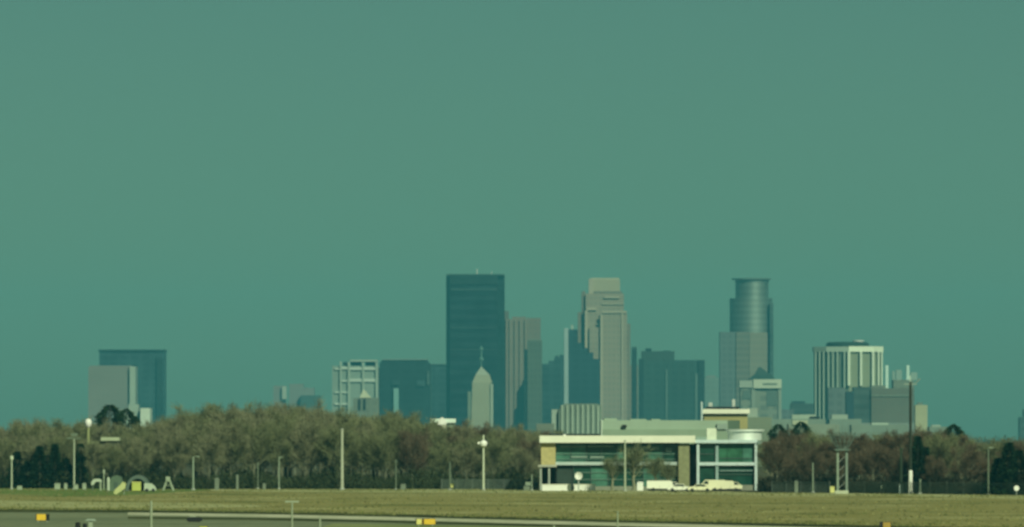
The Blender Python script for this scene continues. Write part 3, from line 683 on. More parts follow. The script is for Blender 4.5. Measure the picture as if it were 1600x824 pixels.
# loose tufts over the airfield: nobody could count them
def tufts(label, n, seed, m, rows):
    rd = random.Random(seed); mb = MB()
    for i in range(n):
        px = rd.uniform(-40, 1640); f = rd.random(); e = edge_row(px)
        v0 = 796+max(0, px-200)*.0215
        row = {'rim': e+.2+abs(rd.gauss(0, 1.6)), 'verge': v0-abs(rd.gauss(0, 2.2))+1, 'field': e+(v0-e)*f}[rows[i % len(rows)]]
        if math.sin(px*.035+row*.5)+math.sin(px*.011-row*.9) < rd.uniform(-1.6, 1.2): continue
        y = GD(row); x = X(px, y); h = rd.uniform(.06,.22)
        for k in range(3):
            a = rd.uniform(0, 3.14); w_ = rd.uniform(.08,.25); n0 = len(mb.v); dx = rd.uniform(-.12,.12)
            mb.v += [(x-w_*math.cos(a), y-w_*math.sin(a), 0), (x+w_*math.cos(a), y+w_*math.sin(a), 0), (x+dx, y, h)]; mb.f.append((n0, n0+1, n0+2))
    tag(mb.build('grass_tufts', m), label, 'grass', None, 'stuff')
tufts('bleached grass tufts along the far rim and across the airfield', 7000, 8, mat('straw_tufts', (.225,.215,.095), .9, .3, .3, .1), ('rim','field','field'))
tufts('darker green grass tufts scattered over the airfield and its verge', 8000, 9, mat('green_tufts', (.15,.16,.058), .9, .3, .3, .1), ('verge','field','rim'))
# far wood reads as one mass
def far_wood(label, D, depth, yt, seed, m, n=30000, x0=-500, x1=2100):
    rd = random.Random(seed); mb = MB()
    for i in range(n):
        px = rd.uniform(x0, x1); y = D+rd.uniform(0, depth); x = X(px, D)
        h = Z(yt, D)*(.78+.16*math.sin(px*.11+seed)+.10*math.sin(px*.37+seed*2)); zz = h*(rd.random()**.55)
        d = Vector((rd.uniform(-1,1), rd.uniform(-1,1), rd.uniform(.1,1.4))).normalized(); L = rd.uniform(.8, 2.0)
        wv = d.cross(Vector((rd.uniform(-1,1), rd.uniform(-1,1), rd.uniform(-1,1)))).normalized()*rd.uniform(.12,.35)*D/3500
        p = Vector((x, y, zz)); n0 = len(mb.v); mb.v += [tuple(p-wv), tuple(p+wv), tuple(p+d*L)]; mb.f.append((n0, n0+1, n0+2))
    tag(mb.build('far_wood', m), label, 'wood', None, 'stuff')
FARW = mat('far_wood_grey', (.10,.105,.06), .9, .25, .05, .1)
far_wood('hazy wood stretching between the tree belt and the city', 3400, 300, 683, 3, FARW, 85000)
far_wood('farthest bluish wood along the horizon at the foot of the city', 6900, 400, 686, 4, FARW, 60000)
# low ridge at the horizon
mb = MB(); xs_ = [-3900+i*130 for i in range(61)]
for i in range(60):
    h0 = 26+9*math.sin(i*.5)+5*math.sin(i*1.3); h1 = 26+9*math.sin((i+1)*.5)+5*math.sin((i+1)*1.3)
    mb.poly([(xs_[i],12380,-.5), (xs_[i+1],12380,-.5), (xs_[i+1],12470,h1), (xs_[i],12470,h0)])
    mb.poly([(xs_[i],12470,h0), (xs_[i+1],12470,h1), (xs_[i+1],12560,-.5), (xs_[i],12560,-.5)])
mb.build('hills', mat('hill_woods', (.05,.07,.05), .9, .2, .01, .1), kind='structure')

# ---------------------------------------------------------------- glass fronted building
D = 1455
t = Tower('glass_fronted_building', 'low wide two storey building with dark green glass, cream roof edge and ochre end wall', 'building', 1010, D)
t.part('wall', DARK, [(868,1062,692,None,1.2,20), (846,868,729,None,3.5,20)])
t.part('end_wall', OCHRE, [(845.5,868,692,726.5,-.5,20)])
t.part('end_soffit', mat('grey_soffit', (.36,.36,.30), .7, .1, .5), [(841,870,726.5,730,-1.0,20)])
t.part('roof_slab', CREAM, [(843,1086,681,692,-1.7,21)])
t.part('soffit', mat('soffit_dark', (.10,.11,.10), .8, .1, .5), [(868,1062,692.1,694,-.9,1.2)])
COLM = mat('column_paint', (.30,.33,.30), .7, .1, .6)
for p in (845, 858): t.part('column', COLM, [(p-1.6, p+1.6, 730, None, -.6, -.2)])
t.part('spandrel', mat('spandrel_white', (.42,.50,.50), .5, .1, .6), [(868,1060,722,727,-.1,1.0)])
t.part('pier', mat('dull_ochre_pier', (.22,.225,.125), .85, .14, 1.5), [(1060,1077,693,None,-.8,20)])
t.part('shadow_bay', DARK, [(1077,1088,694,None,2.0,18)])
pw = (1060-868)/8
for k in range(8):
    x0 = 868+pw*k
    t.part('window_pane', (GLASS3, GLASS3, GLASS, GLASS, GLASS3, GLASS, GLASS3, GLASS)[k], [(x0+.5, x0+pw-.5, 694, 722, .85, .95)])
    t.part('mullion', mat('dark_mullion', (.06,.09,.085), .5, .1, .6), [(x0-.35, x0+.35, 694, 722, .6, 1.0)])
t.each('blind', mat('pale_blind', (.20,.27,.24), .6, .1, .6), [(876,916,697,699.5,.6,.8), (918,958,696.5,699,.6,.8), (892,918,713,715.5,.6,.8), (922,944,713,716,.6,.8), (990,1030,698,704,.6,.8), (1040,1050,700,706,.6,.8)])
for k in range(6):
    x0 = 896+27.3*k
    t.part('lower_pane', (GLASS, GLASS3, GLASS, GLASS, GLASS3, GLASS)[k], [(x0+.5, x0+26.8, 729, 760, .85, .95)])
    t.part('lower_mullion', MC['dark_mullion'], [(x0-.4, x0+.4, 727, 761, .6, 1.0)])
t.each('transom', mat('transom_teal', (.13,.22,.19), .5, .1, .6), [(869,1059,709,710,.62,.8), (869,1059,717.5,718.3,.62,.8), (897,1059,738,739,.62,.8), (897,1059,749,750,.62,.8)])
t.part('loading_recess', mat('dark_green_panel', (.02,.035,.03), .6, .3, .5), [(870,896,730,None,.9,1.2)])
t.part('plinth', mat('grey_plinth', (.20,.21,.17), .8, .1, .6), [(896,1060,760,None,.3,1.2)])
# right wing
t.part('wing_wall', DARK, [(1088,1182,693,None,1.2,18)])
t.part('wing_roof', PALEFRAME, [(1086,1181,687.5,692.5,-.9,19)])
t.each('frame_post', PALEFRAME, [(1088.5,1092.5,692.5,None,-.5,-.1), (1179,1183,687,None,-.5,-.1)])
t.each('frame_post', mat('dim_frame', (.26,.36,.36), .5, .1, .6), [(1118,1122.5,692.5,757,-.1,.4)])
t.part('wing_band', PALEFRAME, [(1092.5,1179,722.5,727.5,-.35,.3)])
for x0, x1, m in ((1093,1117.5,GLASS), (1123,1136,GLASS2), (1136.6,1160,GLASS2), (1160.6,1178.6,GLASS3)):
    t.part('window_pane', m, [(x0, x1, 693, 722.5, .5, .6)])
for x0, x1, m in ((1093,1117.5,GLASS), (1123,1150,GLASS), (1150.6,1178.6,GLASS)):
    t.part('lower_pane', m, [(x0, x1, 727.5, 758, .5, .6)])
t.each('transom', MC['dark_mullion'], [(1093,1117,709,710,.3,.5), (1123,1178,716,717,.3,.5), (1123,1178,741,742,.3,.5)])
t.each('railing', MC['dim_frame'], [(1125,1176,735,736.2,.0,.2)])
t.part('wing_plinth', MC['grey_plinth'], [(1092.5,1179,758,None,.2,1.2)])
t.part('canopy', mat('canopy_grey', (.20,.27,.25), .6, .1, .5), [(1183,1219,690,693.5,-1.0,9)])
t.part('canopy_post', STEEL, [(1214,1216,693.5,None,-.6,-.3)])
t.part('rooftop_unit', mat('cream_unit', (.60,.64,.52), .6, .1, .8), [(1105,1120,669.5,687.5,3,5.5)], parent=t.get('wing_roof'))
t.part('rooftop_screen', mat('grey_screen', (.22,.30,.26), .6, .1, .8), [(1088,1105,683,687.5,3,6)])
mb = MB(); mb.lathe([(3.2, Z(688, D)), (3.2, Z(675, D)), (3.7, Z(674, D)), (3.7, Z(671.5, D)), (3.4, Z(671, D))], (1165-1010)/K*D, 5.5, 40)
o = mb.build('rooftop_drum', mat('bright_drum_metal', (.82,.88,.82), .40, .04, .5, .5, .45), t.get('wing_roof'), True)
mb = MB(); mb.tube([(t.x(882),-1,Z(681,D)), (t.x(882),-1,Z(679,D))], .3); mb.build('roof_vent', WHITE, t.root)
t.part('parapet', mat('dark_flashing', (.02,.03,.03), .8, .1, .6), [(858,938,678,681,4,8)])

# low white walls, dish
for x0, x1, lab in ((847,892,'long low white wall at the left foot of the glass fronted building'), (896,930,'low white wall right of the longer one, under the round white dish')):
    t = Tower('low_wall', lab, 'wall', (x0+x1)/2, 1446)
    t.part('wall_panel', WHITE, [(x0, x1, 758, None, 0, .4)]); t.part('coping', CREAM, [(x0-.5, x1+.5, 756.8, 758, -.08, .48)])
t = Tower('satellite_dish', 'round white dish on a short post by the dark lower front', 'dish', 904, 1443)
mb = MB()
prof_ = [(0.0,.18), (.4,.13), (.60,.02), (.72,-.08), (.70,-.11), (.4,.06)]
n0 = 0; sides = 18; cz = Z(744, 1443)
for r_, d_ in prof_:
    for k in range(sides):
        a = 2*math.pi*k/sides; mb.v.append((r_*math.cos(a), d_*1.0, cz+r_*math.sin(a)))
for i in range(len(prof_)-1):
    for k in range(sides): mb.f.append((i*sides+k, i*sides+(k+1) % sides, (i+1)*sides+(k+1) % sides, (i+1)*sides+k))
mb.build('dish', WHITE, t.root, True)
mb = MB(); mb.tube([(0,.3,0), (0,.3,cz)], .12); mb.tube([(0,.2,cz-.3), (0,-.7,cz)], .03); mb.build('post', STEEL, t.root)

# ---------------------------------------------------------------- vehicles
VP = {}
def vehicle_meshes(kind, colm, key):
    """long side faces the camera; length 1 unit = metres"""
    if key in VP: return VP[key]
    if kind == 'car': L, H, prof, win = 4.4, 1.5, [(-2.2,.35),(-2.15,.75),(-1.9,.9),(-1.15,.98),(-.6,1.42),(.7,1.46),(1.5,1.0),(2.1,.92),(2.2,.7),(2.2,.35)], [(-1.0,.98),(-.55,1.34),(.65,1.37),(1.3,1.0)]
    elif kind == 'van': L, H, prof, win = 5.2, 2.1, [(-2.6,.4),(-2.6,1.9),(-2.4,2.08),(1.2,2.1),(1.9,1.35),(2.5,1.2),(2.6,1.0),(2.6,.4)], [(.5,1.3),(.5,1.9),(1.15,1.92),(1.7,1.35)]
    else: L, H, prof, win = 6.2, 2.1, [(-3.1,.55),(-3.1,1.95),(1.4,1.95),(1.4,1.75),(2.2,1.72),(2.7,1.25),(3.1,1.15),(3.1,.5)], [(1.6,1.2),(1.6,1.65),(2.15,1.65),(2.55,1.22)]
    b = MB(); b.extrude_y(prof, -.85, .85); body = b.mesh('body', colm)
    g = MB(); g.extrude_y(win, -.87, .87); glass = g.mesh('window', CARGLASS)
    wl = MB(); n = 12
    pts = [(.33*math.cos(2*math.pi*k/n), .33+.33*math.sin(2*math.pi*k/n)) for k in range(n)]; wl.extrude_y(pts, -.1, .1); wheel = wl.mesh('wheel', TYRE)
    lt = MB(); lt.box(-.06,.06,-.12,.12,-.08,.08); lamp = lt.mesh('headlight', WHITE)
    VP[key] = (body, glass, wheel, lamp, prof[0][0], prof[-1][0]); return VP[key]
def vehicle(kind, colm, key, px, D, lab, flip=False, grp=None):
    body, glass, wheel, lamp, x0, x1 = vehicle_meshes(kind, colm, key)
    r = empty({'car': 'parked_car', 'van': 'parked_van', 'truck': 'box_truck'}[kind], (X(px, D), D, .01), math.pi if flip else 0)
    tag(r, lab, {'car': 'car', 'van': 'van', 'truck': 'truck'}[kind], grp)
    inst('body', body, r); inst('window', glass, r)
    ub = MB(); ub.box(x0*.93, x1*.93, -.75, .75, .14, .42); ub.build('underbody', TYRE, r)
    for dd in (x0*.25, x1*.30):
        sm = MB(); sm.box(dd-.02, dd+.02, -.862, .862, .45, 1.0); sm.build('door_seam', BLACK, r)
    for xx in (x0*.62, x1*.62):
        for yy in (-.80, .80): inst('wheel', wheel, r, (xx, yy, 0))
    for yy in (-.6, .6): inst('headlight', lamp, r, (x1, yy, .75))
    return r
VW = mat('white_car_paint', (.80,.80,.70), .35, .03, 1.0, .5); VC = mat('cream_car_paint', (.74,.72,.52), .35, .03, 1.0, .5)
GP = 'white vehicles parked before the glass fronted building'
vehicle('truck', VW, 'truck_w', 1037, 1426, 'long white box truck parked left of the ochre pier', False, GP)
vehicle('car', VW, 'car_w', 1062, 1412, 'low white car parked under the ochre pier', True, GP)
vehicle('car', VC, 'car_c', 1093, 1408, 'cream car parked at the frame post of the right wing', False, GP)
vehicle('van', VC, 'van_c', 1112, 1428, 'cream van parked just right of the frame post', True, GP)
vehicle('truck', VC, 'truck_c', 1133, 1424, 'long cream box truck parked furthest right before the right wing', False, GP)

# ---------------------------------------------------------------- poles
def pole(name, cat, lab, px, yt, yb, wpx, m, heads=(), D=None, parts=None):
    D = min(D or GD(yb), base_y(px)-1.2) if yb < 780 else GD(yb); r = empty(name, (X(px, D), D, 0)); tag(r, lab, cat)
    h = Z(yt, D); w0 = wpx/K*D/2; mb = MB(); mb.lathe([(w0*1.1, 0), (w0, h*.3), (w0*.78, h)], 0, 0, 10); mb.build('pole', m, r, True)
    mb = MB(); mb.lathe([(w0*1.9, 0), (w0*1.9, .25), (w0*1.2, .3)], 0, 0, 10); mb.build('base', CONC, r)
    for nm, mm, f in heads:
        mb = MB(); f(mb, h, K/D); mb.build(nm, mm, r)
    return r
def arm(dx, dz=0.3, rad=.05): return lambda mb, h, k: mb.tube([(0,0,h-.1), (dx*.5,0,h+dz*.7), (dx,0,h+dz)], rad, 5)
def lamp(dx, s=.35, dz=.3): return lambda mb, h, k: mb.box(dx-s, dx+s, -.2, .2, h+dz-.14, h+dz+.04)
def cap(r_, hh): return lambda mb, h, k: mb.lathe([(r_*.6, h-hh*.5), (r_, h-hh*.2), (r_, h+hh*.3), (r_*.5, h+hh*.5)], 0, 0, 10)
LP = mat('pale_pole_paint', (.50,.54,.42), .6, .1, .8); GP_ = mat('grey_green_pole', (.22,.27,.21), .7, .12, .8); DP = mat('dim_pole', (.12,.15,.11), .8, .15, .8)
LP2 = mat('dull_pale_pole', (.36,.40,.31), .6, .1, .8)
pole('lamp_post', 'lamp post', 'short pale post with a round head near the left edge', 18.5, 716, 765, 3, LP2, [('lamp_head', LP, cap(.35, .9))])
pole('lamp_post', 'lamp post', 'tall pale lamp post with a dark cross head, among the left conifers', 116, 686, 765.2, 3, LP2, [('lamp_head', DP, lambda mb, h, k: (mb.box(-1.3,1.3,-.15,.15,h,h+.25), mb.box(-.6,.6,-.2,.2,h+.5,h+1.1)))])
pole('lamp_post', 'lamp post', 'grey post with a small hooked top standing alone before the tallest wood', 302, 714, 766, 3.6, GP_, [('lamp_arm', GP_, arm(.9, .1)), ('lamp_head', GP_, lamp(.9, .3, .1))])
pole('utility_post', 'post', 'dim slender post in the wood, left of the hooked slender one', 403, 722, 764.5, 2.2, DP, [('cross_bar', DP, lambda mb, h, k: mb.box(-.3,.3,-.06,.06,h-.4,h-.28))])
pole('lamp_post', 'lamp post', 'slender greenish post with a little head, between hooked grey post and thick pale pole', 436, 715, 765, 2.4, GP_, [('lamp_head', GP_, lamp(.3, .35, .1))])
pole('concrete_mast', 'mast', 'thick pale concrete mast standing before the olive wood, without any lamp', 534.5, 671, 765.6, 5, mat('mast_concrete', (.37,.39,.31), .8, .1, .8), [('mast_cap', CONC, cap(.28, .3))])
pole('utility_post', 'post', 'thin dim post in the shade just right of the thick pale mast', 618.5, 718, 766, 2.2, DP, [('cross_bar', DP, lambda mb, h, k: mb.box(-.4,.4,-.06,.06,h-.5,h-.38))])
pole('utility_post', 'post', 'grey post with a slanting strut in the dark wood, left of the lamp mast', 703, 722, 766, 3, DP, [('strut', DP, lambda mb, h, k: mb.tube([(.9,0,0), (0,0,h*.7)], .06, 5)), ('meter_box', PALEYEL, lambda mb, h, k: mb.box(.15,.75,-.4,0,.5,1.2))])
pole('lamp_mast', 'lamp mast', 'pale mast carrying a bright white round lamp near its top', 755.5, 680, 766.5, 3.4, LP, [
    ('lamp_globe', WHITE, lambda mb, h, k: mb.lathe([(.2,h-2.3), (.62,h-2.0), (.75,h-1.55), (.55,h-1.15), (.15,h-.95)], 0, -.2, 12)), ('lamp_shield', WHITE, lambda mb, h, k: mb.box(-1.1,-.3,-.25,.1,h-1.7,h-1.3)),
    ('antenna', BLACK, lambda mb, h, k: mb.tube([(.25,0,h-.6), (.7,0,h-1.6), (.85,0,h-2.1)], [.1,.22,.08], 6))])
pole('utility_post', 'post', 'thin grey post just left of the ochre end wall', 831, 741, 766.8, 2.2, GP_, [('meter_box', GP_, lambda mb, h, k: mb.box(-1.2,-.2,-.2,.2,1.0,1.6))])
pole('lamp_post', 'lamp post', 'tall pale pole standing before the middle of the glass front', 976.5, 689, 767.8, 3.2, mat('front_pole', (.36,.40,.30), .7, .1, .8), [('pole_cap', CONC, cap(.2, .25))])
pole('utility_post', 'post', 'grey post rising behind the conifers left of the white sleeved utility pole', 1408, 702, 769.3, 4, GP_, [('post_cap', GP_, cap(.28, .4)), ('cabinet', PALEFRAME, lambda mb, h, k: mb.box(-.35,.35,-.5,-.2,0,1.7))])
pole('utility_post', 'post', 'short thick grey post right of the white sleeved utility pole', 1437.5, 750, 769.6, 3.6, GP_, [('post_cap', GP_, cap(.25, .25))])
pole('lamp_post', 'lamp post', 'dim tall post in the right wood, left of the pointed conifer', 1544, 700, 770, 3, DP, [('lamp_head', GP_, lamp(.5, .4, .1)), ('lamp_arm', DP, arm(.5, .1))])
pole('utility_post', 'post', 'faint thin post close to the fence, right of the twin legged tower', 1270, 724, 769, 2.4, GP_, [('post_cap', GP_, cap(.15, .2))])
r = pole('utility_pole', 'utility pole', 'very tall dark utility pole with a white sleeved foot, topped by small antennas', 1422.5, 597, 771.5, 4.6, DARKWOOD, [
    ('white_sleeve', WHITE, lambda mb, h, k: mb.lathe([(.36,0), (.34,3.9), (.28,4.1)], 0, 0, 12)),
    ('cross_arm', mat('arm_grey', (.20,.27,.25), .7, .1, .6), lambda mb, h, k: mb.box(-1.1,1.1,-.1,.1,h-.5,h-.25)),
    ('antenna', mat('arm_pale', (.34,.45,.42), .7, .1, .6), lambda mb, h, k: (mb.box(-.15,.05,-.1,.1,h,h+1.1))),
    ('antenna', MC['arm_grey'], lambda mb, h, k: (mb.tube([(.9,0,h-.2), (1.7,0,h+.6)], .12, 5)))])
# twin legged tower
D = GD(771.6); r = empty('radar_tower', (X(1316, D), D, 0)); tag(r, 'twin legged pale steel tower with a wide faint bowl shaped head', 'tower'); q = D/K
LEGM = mat('leg_grey', (.23,.28,.23), .7, .12, .8); BOWL = mat('bowl_pale_teal', (.11,.16,.145), .6, .12, .6)
for dx, m_ in ((-7.5, LEGM), (6.5, mat('leg_dim', (.19,.24,.21), .7, .1, .8))):
    mb = MB(); mb.tube([(dx*q,0,0), (dx*q,0,Z(703,D))], 2.1*q, 8); mb.build('leg', m_, r)
mb = MB()
for k in range(5):
    z0 = .8+k*1.5; mb.tube([(-7.5*q,.1,z0), (6.5*q,.1,z0+1.4)], .035, 4)
mb.build('brace', STEEL, r)
mb = MB(); mb.box(-12*q,12*q,-.8,.8,Z(704,D),Z(702,D)); mb.build('platform', BOWL, r)
mb = MB()
for k in range(14):
    a0 = 2*math.pi*k/14; a1 = 2*math.pi*(k+1)/14
    def rp(r_, a, row): return (r_*q*math.cos(a), r_*q*math.sin(a), Z(row, D))
    mb.tube([rp(7,a0,702), rp(16,a0,690), rp(22,a0,676)], .035, 4); mb.tube([rp(7,a0,702), rp(16,a1,690), rp(22,a0,676)], .022, 4)
    for r_, row in ((16,690), (20,681), (22,676)): mb.tube([rp(r_,a0,row), rp(r_,a1,row)], .035, 4)
mb.build('bowl_lattice', mat('lattice_teal', (.13,.18,.16), .6, .1, .6), r)
mb = MB()
for k in range(7):
    a = -15+5*k; mb.tube([(a*q*.9,0,Z(679,D)), (a*q,0,Z(667-3*(k % 2),D))], .045, 4)
mb.build('antenna', MC['lattice_teal'], r)
mb = MB(); mb.box(-12*q,9*q,-1.0,1.2,0,.55); mb.build('base', mat('white_footing', (.42,.45,.34), .7, .1, .8), r)

def round_sign(lab, px, yc, rpx, m_):
    D = base_y(px)-1.0; q = D/K; r = empty('round_sign', (X(px, D), D, 0)); tag(r, lab, 'sign'); zc = Z(yc, D)
    mb = MB(); n = 16; mb.extrude_y([(rpx*q*math.cos(2*math.pi*k/n), zc+rpx*q*math.sin(2*math.pi*k/n)) for k in range(n)], -.12, -.06); mb.build('sign_disc', m_, r)
    mb = MB(); mb.tube([(0,0,0), (0,0,zc)], .05, 6); mb.build('post', STEEL, r)
round_sign('bright white round sign close to the right edge, before the conifers', 1588, 763, 4.2, WHITE)
round_sign('paler round sign before the fence, midway between twin legged tower and utility pole', 1380, 761, 4.0, MC['dim_white'] if 'dim_white' in MC else mat('dim_white', (.15,.18,.14), .7, .1, .8))
t = Tower('small_house', 'small house with a pale gable half lost in the reddish wood right of the conifers', 'house', 1463, 1392)
t.part('wall', MID, [(1456,1471,728,None,0,3)])
mb = MB(); mb.extrude_y([(t.x(1455), t.z(728)), (t.x(1472), t.z(728)), (t.x(1470), t.z(723)), (t.x(1460), t.z(719))], -.3, 3.2); mb.build('roof', mat('pale_small_roof', (.24,.28,.22), .7, .1, .5), t.root)

# ---------------------------------------------------------------- chain link fence
WIRE = mat('fence_wire', (.15,.19,.17), .6, .1, 1.0); FPOST = mat('fence_post_grey', (.15,.18,.165), .6, .1, 1.0)
def fence(px0, px1, lab, htop, n):
    A = Vector((X(px0, base_y(px0)), base_y(px0))); B = Vector((X(px1, base_y(px1)), base_y(px1))); d = (B-A); L = d.length; ang = math.atan2(d.y, d.x)
    r = empty('chain_link_fence', (A.x, A.y, 0), ang); tag(r, lab, 'fence'); s = L/n
    pm = MB(); pm.lathe([(.06, 0), (.06, htop+.1), (.02, htop+.18)], 0, 0, 6); pme = pm.mesh('fence_post', FPOST)
    wm = MB()
    k = int(s/.13)
    for i in range(1, k): wm.box(s*i/k-.012, s*i/k+.012, -.01, .01, .05, htop)
    for i in range(14): z0 = .08+(htop-.1)*i/13; wm.box(.06, s-.06, .012, .02, z0, z0+.022)
    wme = wm.mesh('mesh_panel', WIRE); rm = MB(); rm.box(.06, s-.06, -.035, .035, htop-.02, htop+.06); rme = rm.mesh('top_rail', FPOST)
    for i in range(n+1): inst('fence_post', pme, r, (s*i, 0, 0))
    for i in range(n): inst('mesh_panel', wme, r, (s*i, 0, 0)); inst('top_rail', rme, r, (s*i, 0, 0))
fence(1326, 1640, 'long grey chain link fence at the foot of the right wood', 2.0, 12)
fence(690, 836, 'short chain link fence between the lamp mast and the ochre end wall', 1.9, 6)
fence(1206, 1296, 'faint chain link fence between the glass fronted building and the twin legged tower', 1.9, 4)

# ---------------------------------------------------------------- yard of white and yellow things at the left
def thing1(name, cat, lab, px, yb): D = min(GD(yb), base_y(px)-2.0); r = empty(name, (X(px, D), D, 0)); tag(r, lab, cat); return r, D, D/K
def small_box(lab, px, w_, yt, yb, m, name='utility_cabinet', cat='cabinet'):
    r, D, q = thing1(name, cat, lab, px, yb); h = (yb-yt)*q
    mb = MB(); mb.box(-w_/2*q, w_/2*q, -.5, .5, .08, h*.9); mb.build('body', m, r, bevel=.06)
    mb = MB(); mb.prism([(-w_/2*q-.05,-.56),(w_/2*q+.05,-.56),(w_/2*q+.05,.56),(-w_/2*q-.05,.56)], h*.9, h, [(-w_/2*q*.7,-.3),(w_/2*q*.7,-.3),(w_/2*q*.7,.3),(-w_/2*q*.7,.3)]); mb.build('lid', m, r)
    mb = MB(); mb.box(-w_/2*q*.9, w_/2*q*.9, -.4, .4, 0, .08); mb.build('base', CONC, r)
PW = mat('weathered_white', (.29,.34,.25), .6, .12, .8)
small_box('low white cabinet beside the short pale post at far left', 31, 8, 759, 766, PW)
small_box('white cabinet left of the tall lamp post, wider of two', 90, 9, 755, 765.5, PW)
small_box('narrow white cabinet just left of the tall lamp post', 103, 5, 755, 765.5, PW)
small_box('low white cabinet at the foot of the tall lamp post', 119, 7, 757, 765.5, PW)
small_box('small white cabinet midway between tall lamp post and white canopy', 132, 6, 755, 765.5, PW)
small_box('pale cabinet right of the hooked grey post', 339, 7, 747, 765.6, mat('dim_white', (.15,.18,.14), .7, .1, .8))
small_box('slim pale cabinet before the wood, right of the hooked grey post', 371, 4, 742, 765.6, MC['dim_white'])
small_box('little pale cabinet at the wood edge left of the slender greenish post', 413, 5, 755, 765.4, MC['dim_white'])
small_box('low pale cabinet in the shade left of the strutted post', 630, 8, 756, 766, MC['dim_white'])
small_box('pale low cabinet by the thin post left of the ochre end wall', 823, 10, 759, 766.8, MC['dim_white'])
small_box('small pale cabinet on the grass edge right of the building', 1244, 6, 750, 768.8, MC['dim_white'])
small_box('yellowish cabinet beside the foot of the twin legged tower', 1300, 7, 758, 769, PALEYEL)
small_box('bright white cabinet left of the parked vehicles, near the pale pole', 1000, 10, 753, 767.6, WHITE)
# canopy
r, D, q = thing1('white_canopy', 'canopy', 'small white arched canopy on thin legs at the left of the yard', 152, 767)
mb = MB(); pr = [(-9*q, 9*q), (-8.5*q,14*q), (-5*q,18*q), (2*q,19*q), (7*q,17*q), (7*q,13*q), (1*q,14.5*q), (-3*q,13*q), (-5*q,9*q)]; mb.extrude_y(pr, -.8, .8); mb.build('canopy_top', mat('canopy_white', (.42,.48,.38), .6, .06, 1), r)
for dx in (-7, 5.5):
    mb = MB(); mb.tube([(dx*q,-.6,0), (dx*q,-.6,(13 if dx > 0 else 9.5)*q)], .13 if dx < 0 else .2, 6); mb.build('leg', PW if dx > 0 else DP, r)
r, D, q = thing1('wind_sock_post', 'post', 'short pale post standing up behind the white canopy', 162.5, 765.5)
mb = MB(); mb.lathe([(.14,0), (.12,24*q)], 0, 0, 6); mb.build('pole', PW, r); mb = MB(); mb.lathe([(.1,24*q), (.22,26*q), (.2,31*q), (.05,32*q)], 0, 0, 8); mb.build('head', LP2, r)
r, D, q = thing1('storage_tank', 'tank', 'upright slim white tank right of the canopy', 169.5, 767)
mb = MB(); mb.lathe([(2.6*q,.1), (2.6*q,16*q), (1.8*q,20*q), (.3*q,22*q)], 0, 0, 12); mb.build('tank', MC['canopy_white'], r, True); mb = MB(); mb.box(-.4,.4,-.4,.4,0,.1); mb.build('base', CONC, r)
r, D, q = thing1('green_shed', 'shed', 'dull green rounded shed behind the leaning yellow board', 182, 767.5)
mb = MB(); pr = [(-10*q,0), (10*q,0), (10*q,15*q), (7*q,22*q), (0,25*q), (-7*q,22*q), (-10*q,15*q)]; mb.extrude_y(pr, -1, 3.5); mb.build('shell', mat('dull_green', (.09,.135,.09), .7, .15, .4), r)
mb = MB(); mb.box(-3*q,3*q,-1.1,-1.0,0,14*q); mb.build('door', mat('shed_door', (.06,.09,.07), .7, .15, .4), r)
r, D, q = thing1('arched_hangar', 'hangar', 'small grey arched hangar with a dark open front in the left yard', 216, 767.5)
mb = MB(); out_ = [(19*q*math.cos(a), 25*q*math.sin(a)) for a in [math.pi*k/14 for k in range(15)]]; inn = [(14.5*q*math.cos(a), 19.5*q*math.sin(a)) for a in [math.pi*k/14 for k in range(15)]]
mb.extrude_y(out_+inn[::-1], -1.5, 5); mb.build('arch', mat('grey_green_arch', (.095,.13,.11), .7, .12, .5), r)
mb = MB(); mb.extrude_y(inn, 3, 4.8); mb.build('back_wall', DARK, r)
r, D, q = thing1('leaning_board', 'board', 'pale yellow board leaning diagonally in front of the green shed', 188, 773)
mb = MB(); mb.extrude_y([(-10*q,1*q), (-6*q,0), (8*q,10*q), (9*q,18*q), (4*q,20*q), (0,15*q), (-9*q,7*q)], -.15, .15); mb.build('panel', mat('lemon_board', (.46,.48,.22), .6, .08, .8), r)
mb = MB(); mb.tube([(6*q,.6,0), (5*q,.15,14*q)], .06, 5); mb.build('prop', STEEL, r)
r, D, q = thing1('yellow_container', 'container', 'square bright yellow container in the mouth of the arched hangar', 213.5, 768.3)
mb = MB(); mb.box(-7*q,7*q,-.8,.8,.12,14.5*q); mb.build('body', mat('container_yellow', (.44,.48,.11), .6, .08, .8), r, bevel=.06)
mb = MB(); mb.box(-7.4*q,7.4*q,-.86,.86,14.5*q,15.4*q); mb.build('lid', PALEYEL, r); mb = MB(); mb.box(-6*q,6*q,-.7,.7,0,.12); mb.build('skid', DARK, r)
r, D, q = thing1('white_trailer', 'trailer', 'white trailer with a sloped right end beside the yellow container', 235, 768.6)
mb = MB(); mb.extrude_y([(-9.5*q,2.2*q), (9.5*q,2.2*q), (8*q,8*q), (2*q,13*q), (-9*q,13.5*q)], -.8, .8); mb.build('body', MC['canopy_white'], r)
for dx in (-5, 5):
    mb = MB(); mb.extrude_y([(dx*q+.3*math.cos(k*.6283), .3+.3*math.sin(k*.6283)) for k in range(10)], -.95, -.8); mb.build('wheel', TYRE, r)
r, D, q = thing1('white_a_frame', 'frame', 'white A shaped frame standing alone at the right of the left yard', 263, 767)
for a, b in (((-8*q,0), (-1*q,20*q)), ((8*q,0), (1.5*q,18*q))):
    mb = MB(); mb.tube([(a[0],0,a[1]), (b[0],0,b[1])], [.26,.16], 6); mb.build('leg', PW, r)
mb = MB(); mb.box(-4*q,3*q,-.25,.25,14*q,22*q); mb.build('head', PW, r, bevel=.1); mb = MB(); mb.box(-4*q,4*q,-.06,.06,8*q,9*q); mb.build('cross_bar', PW, r)

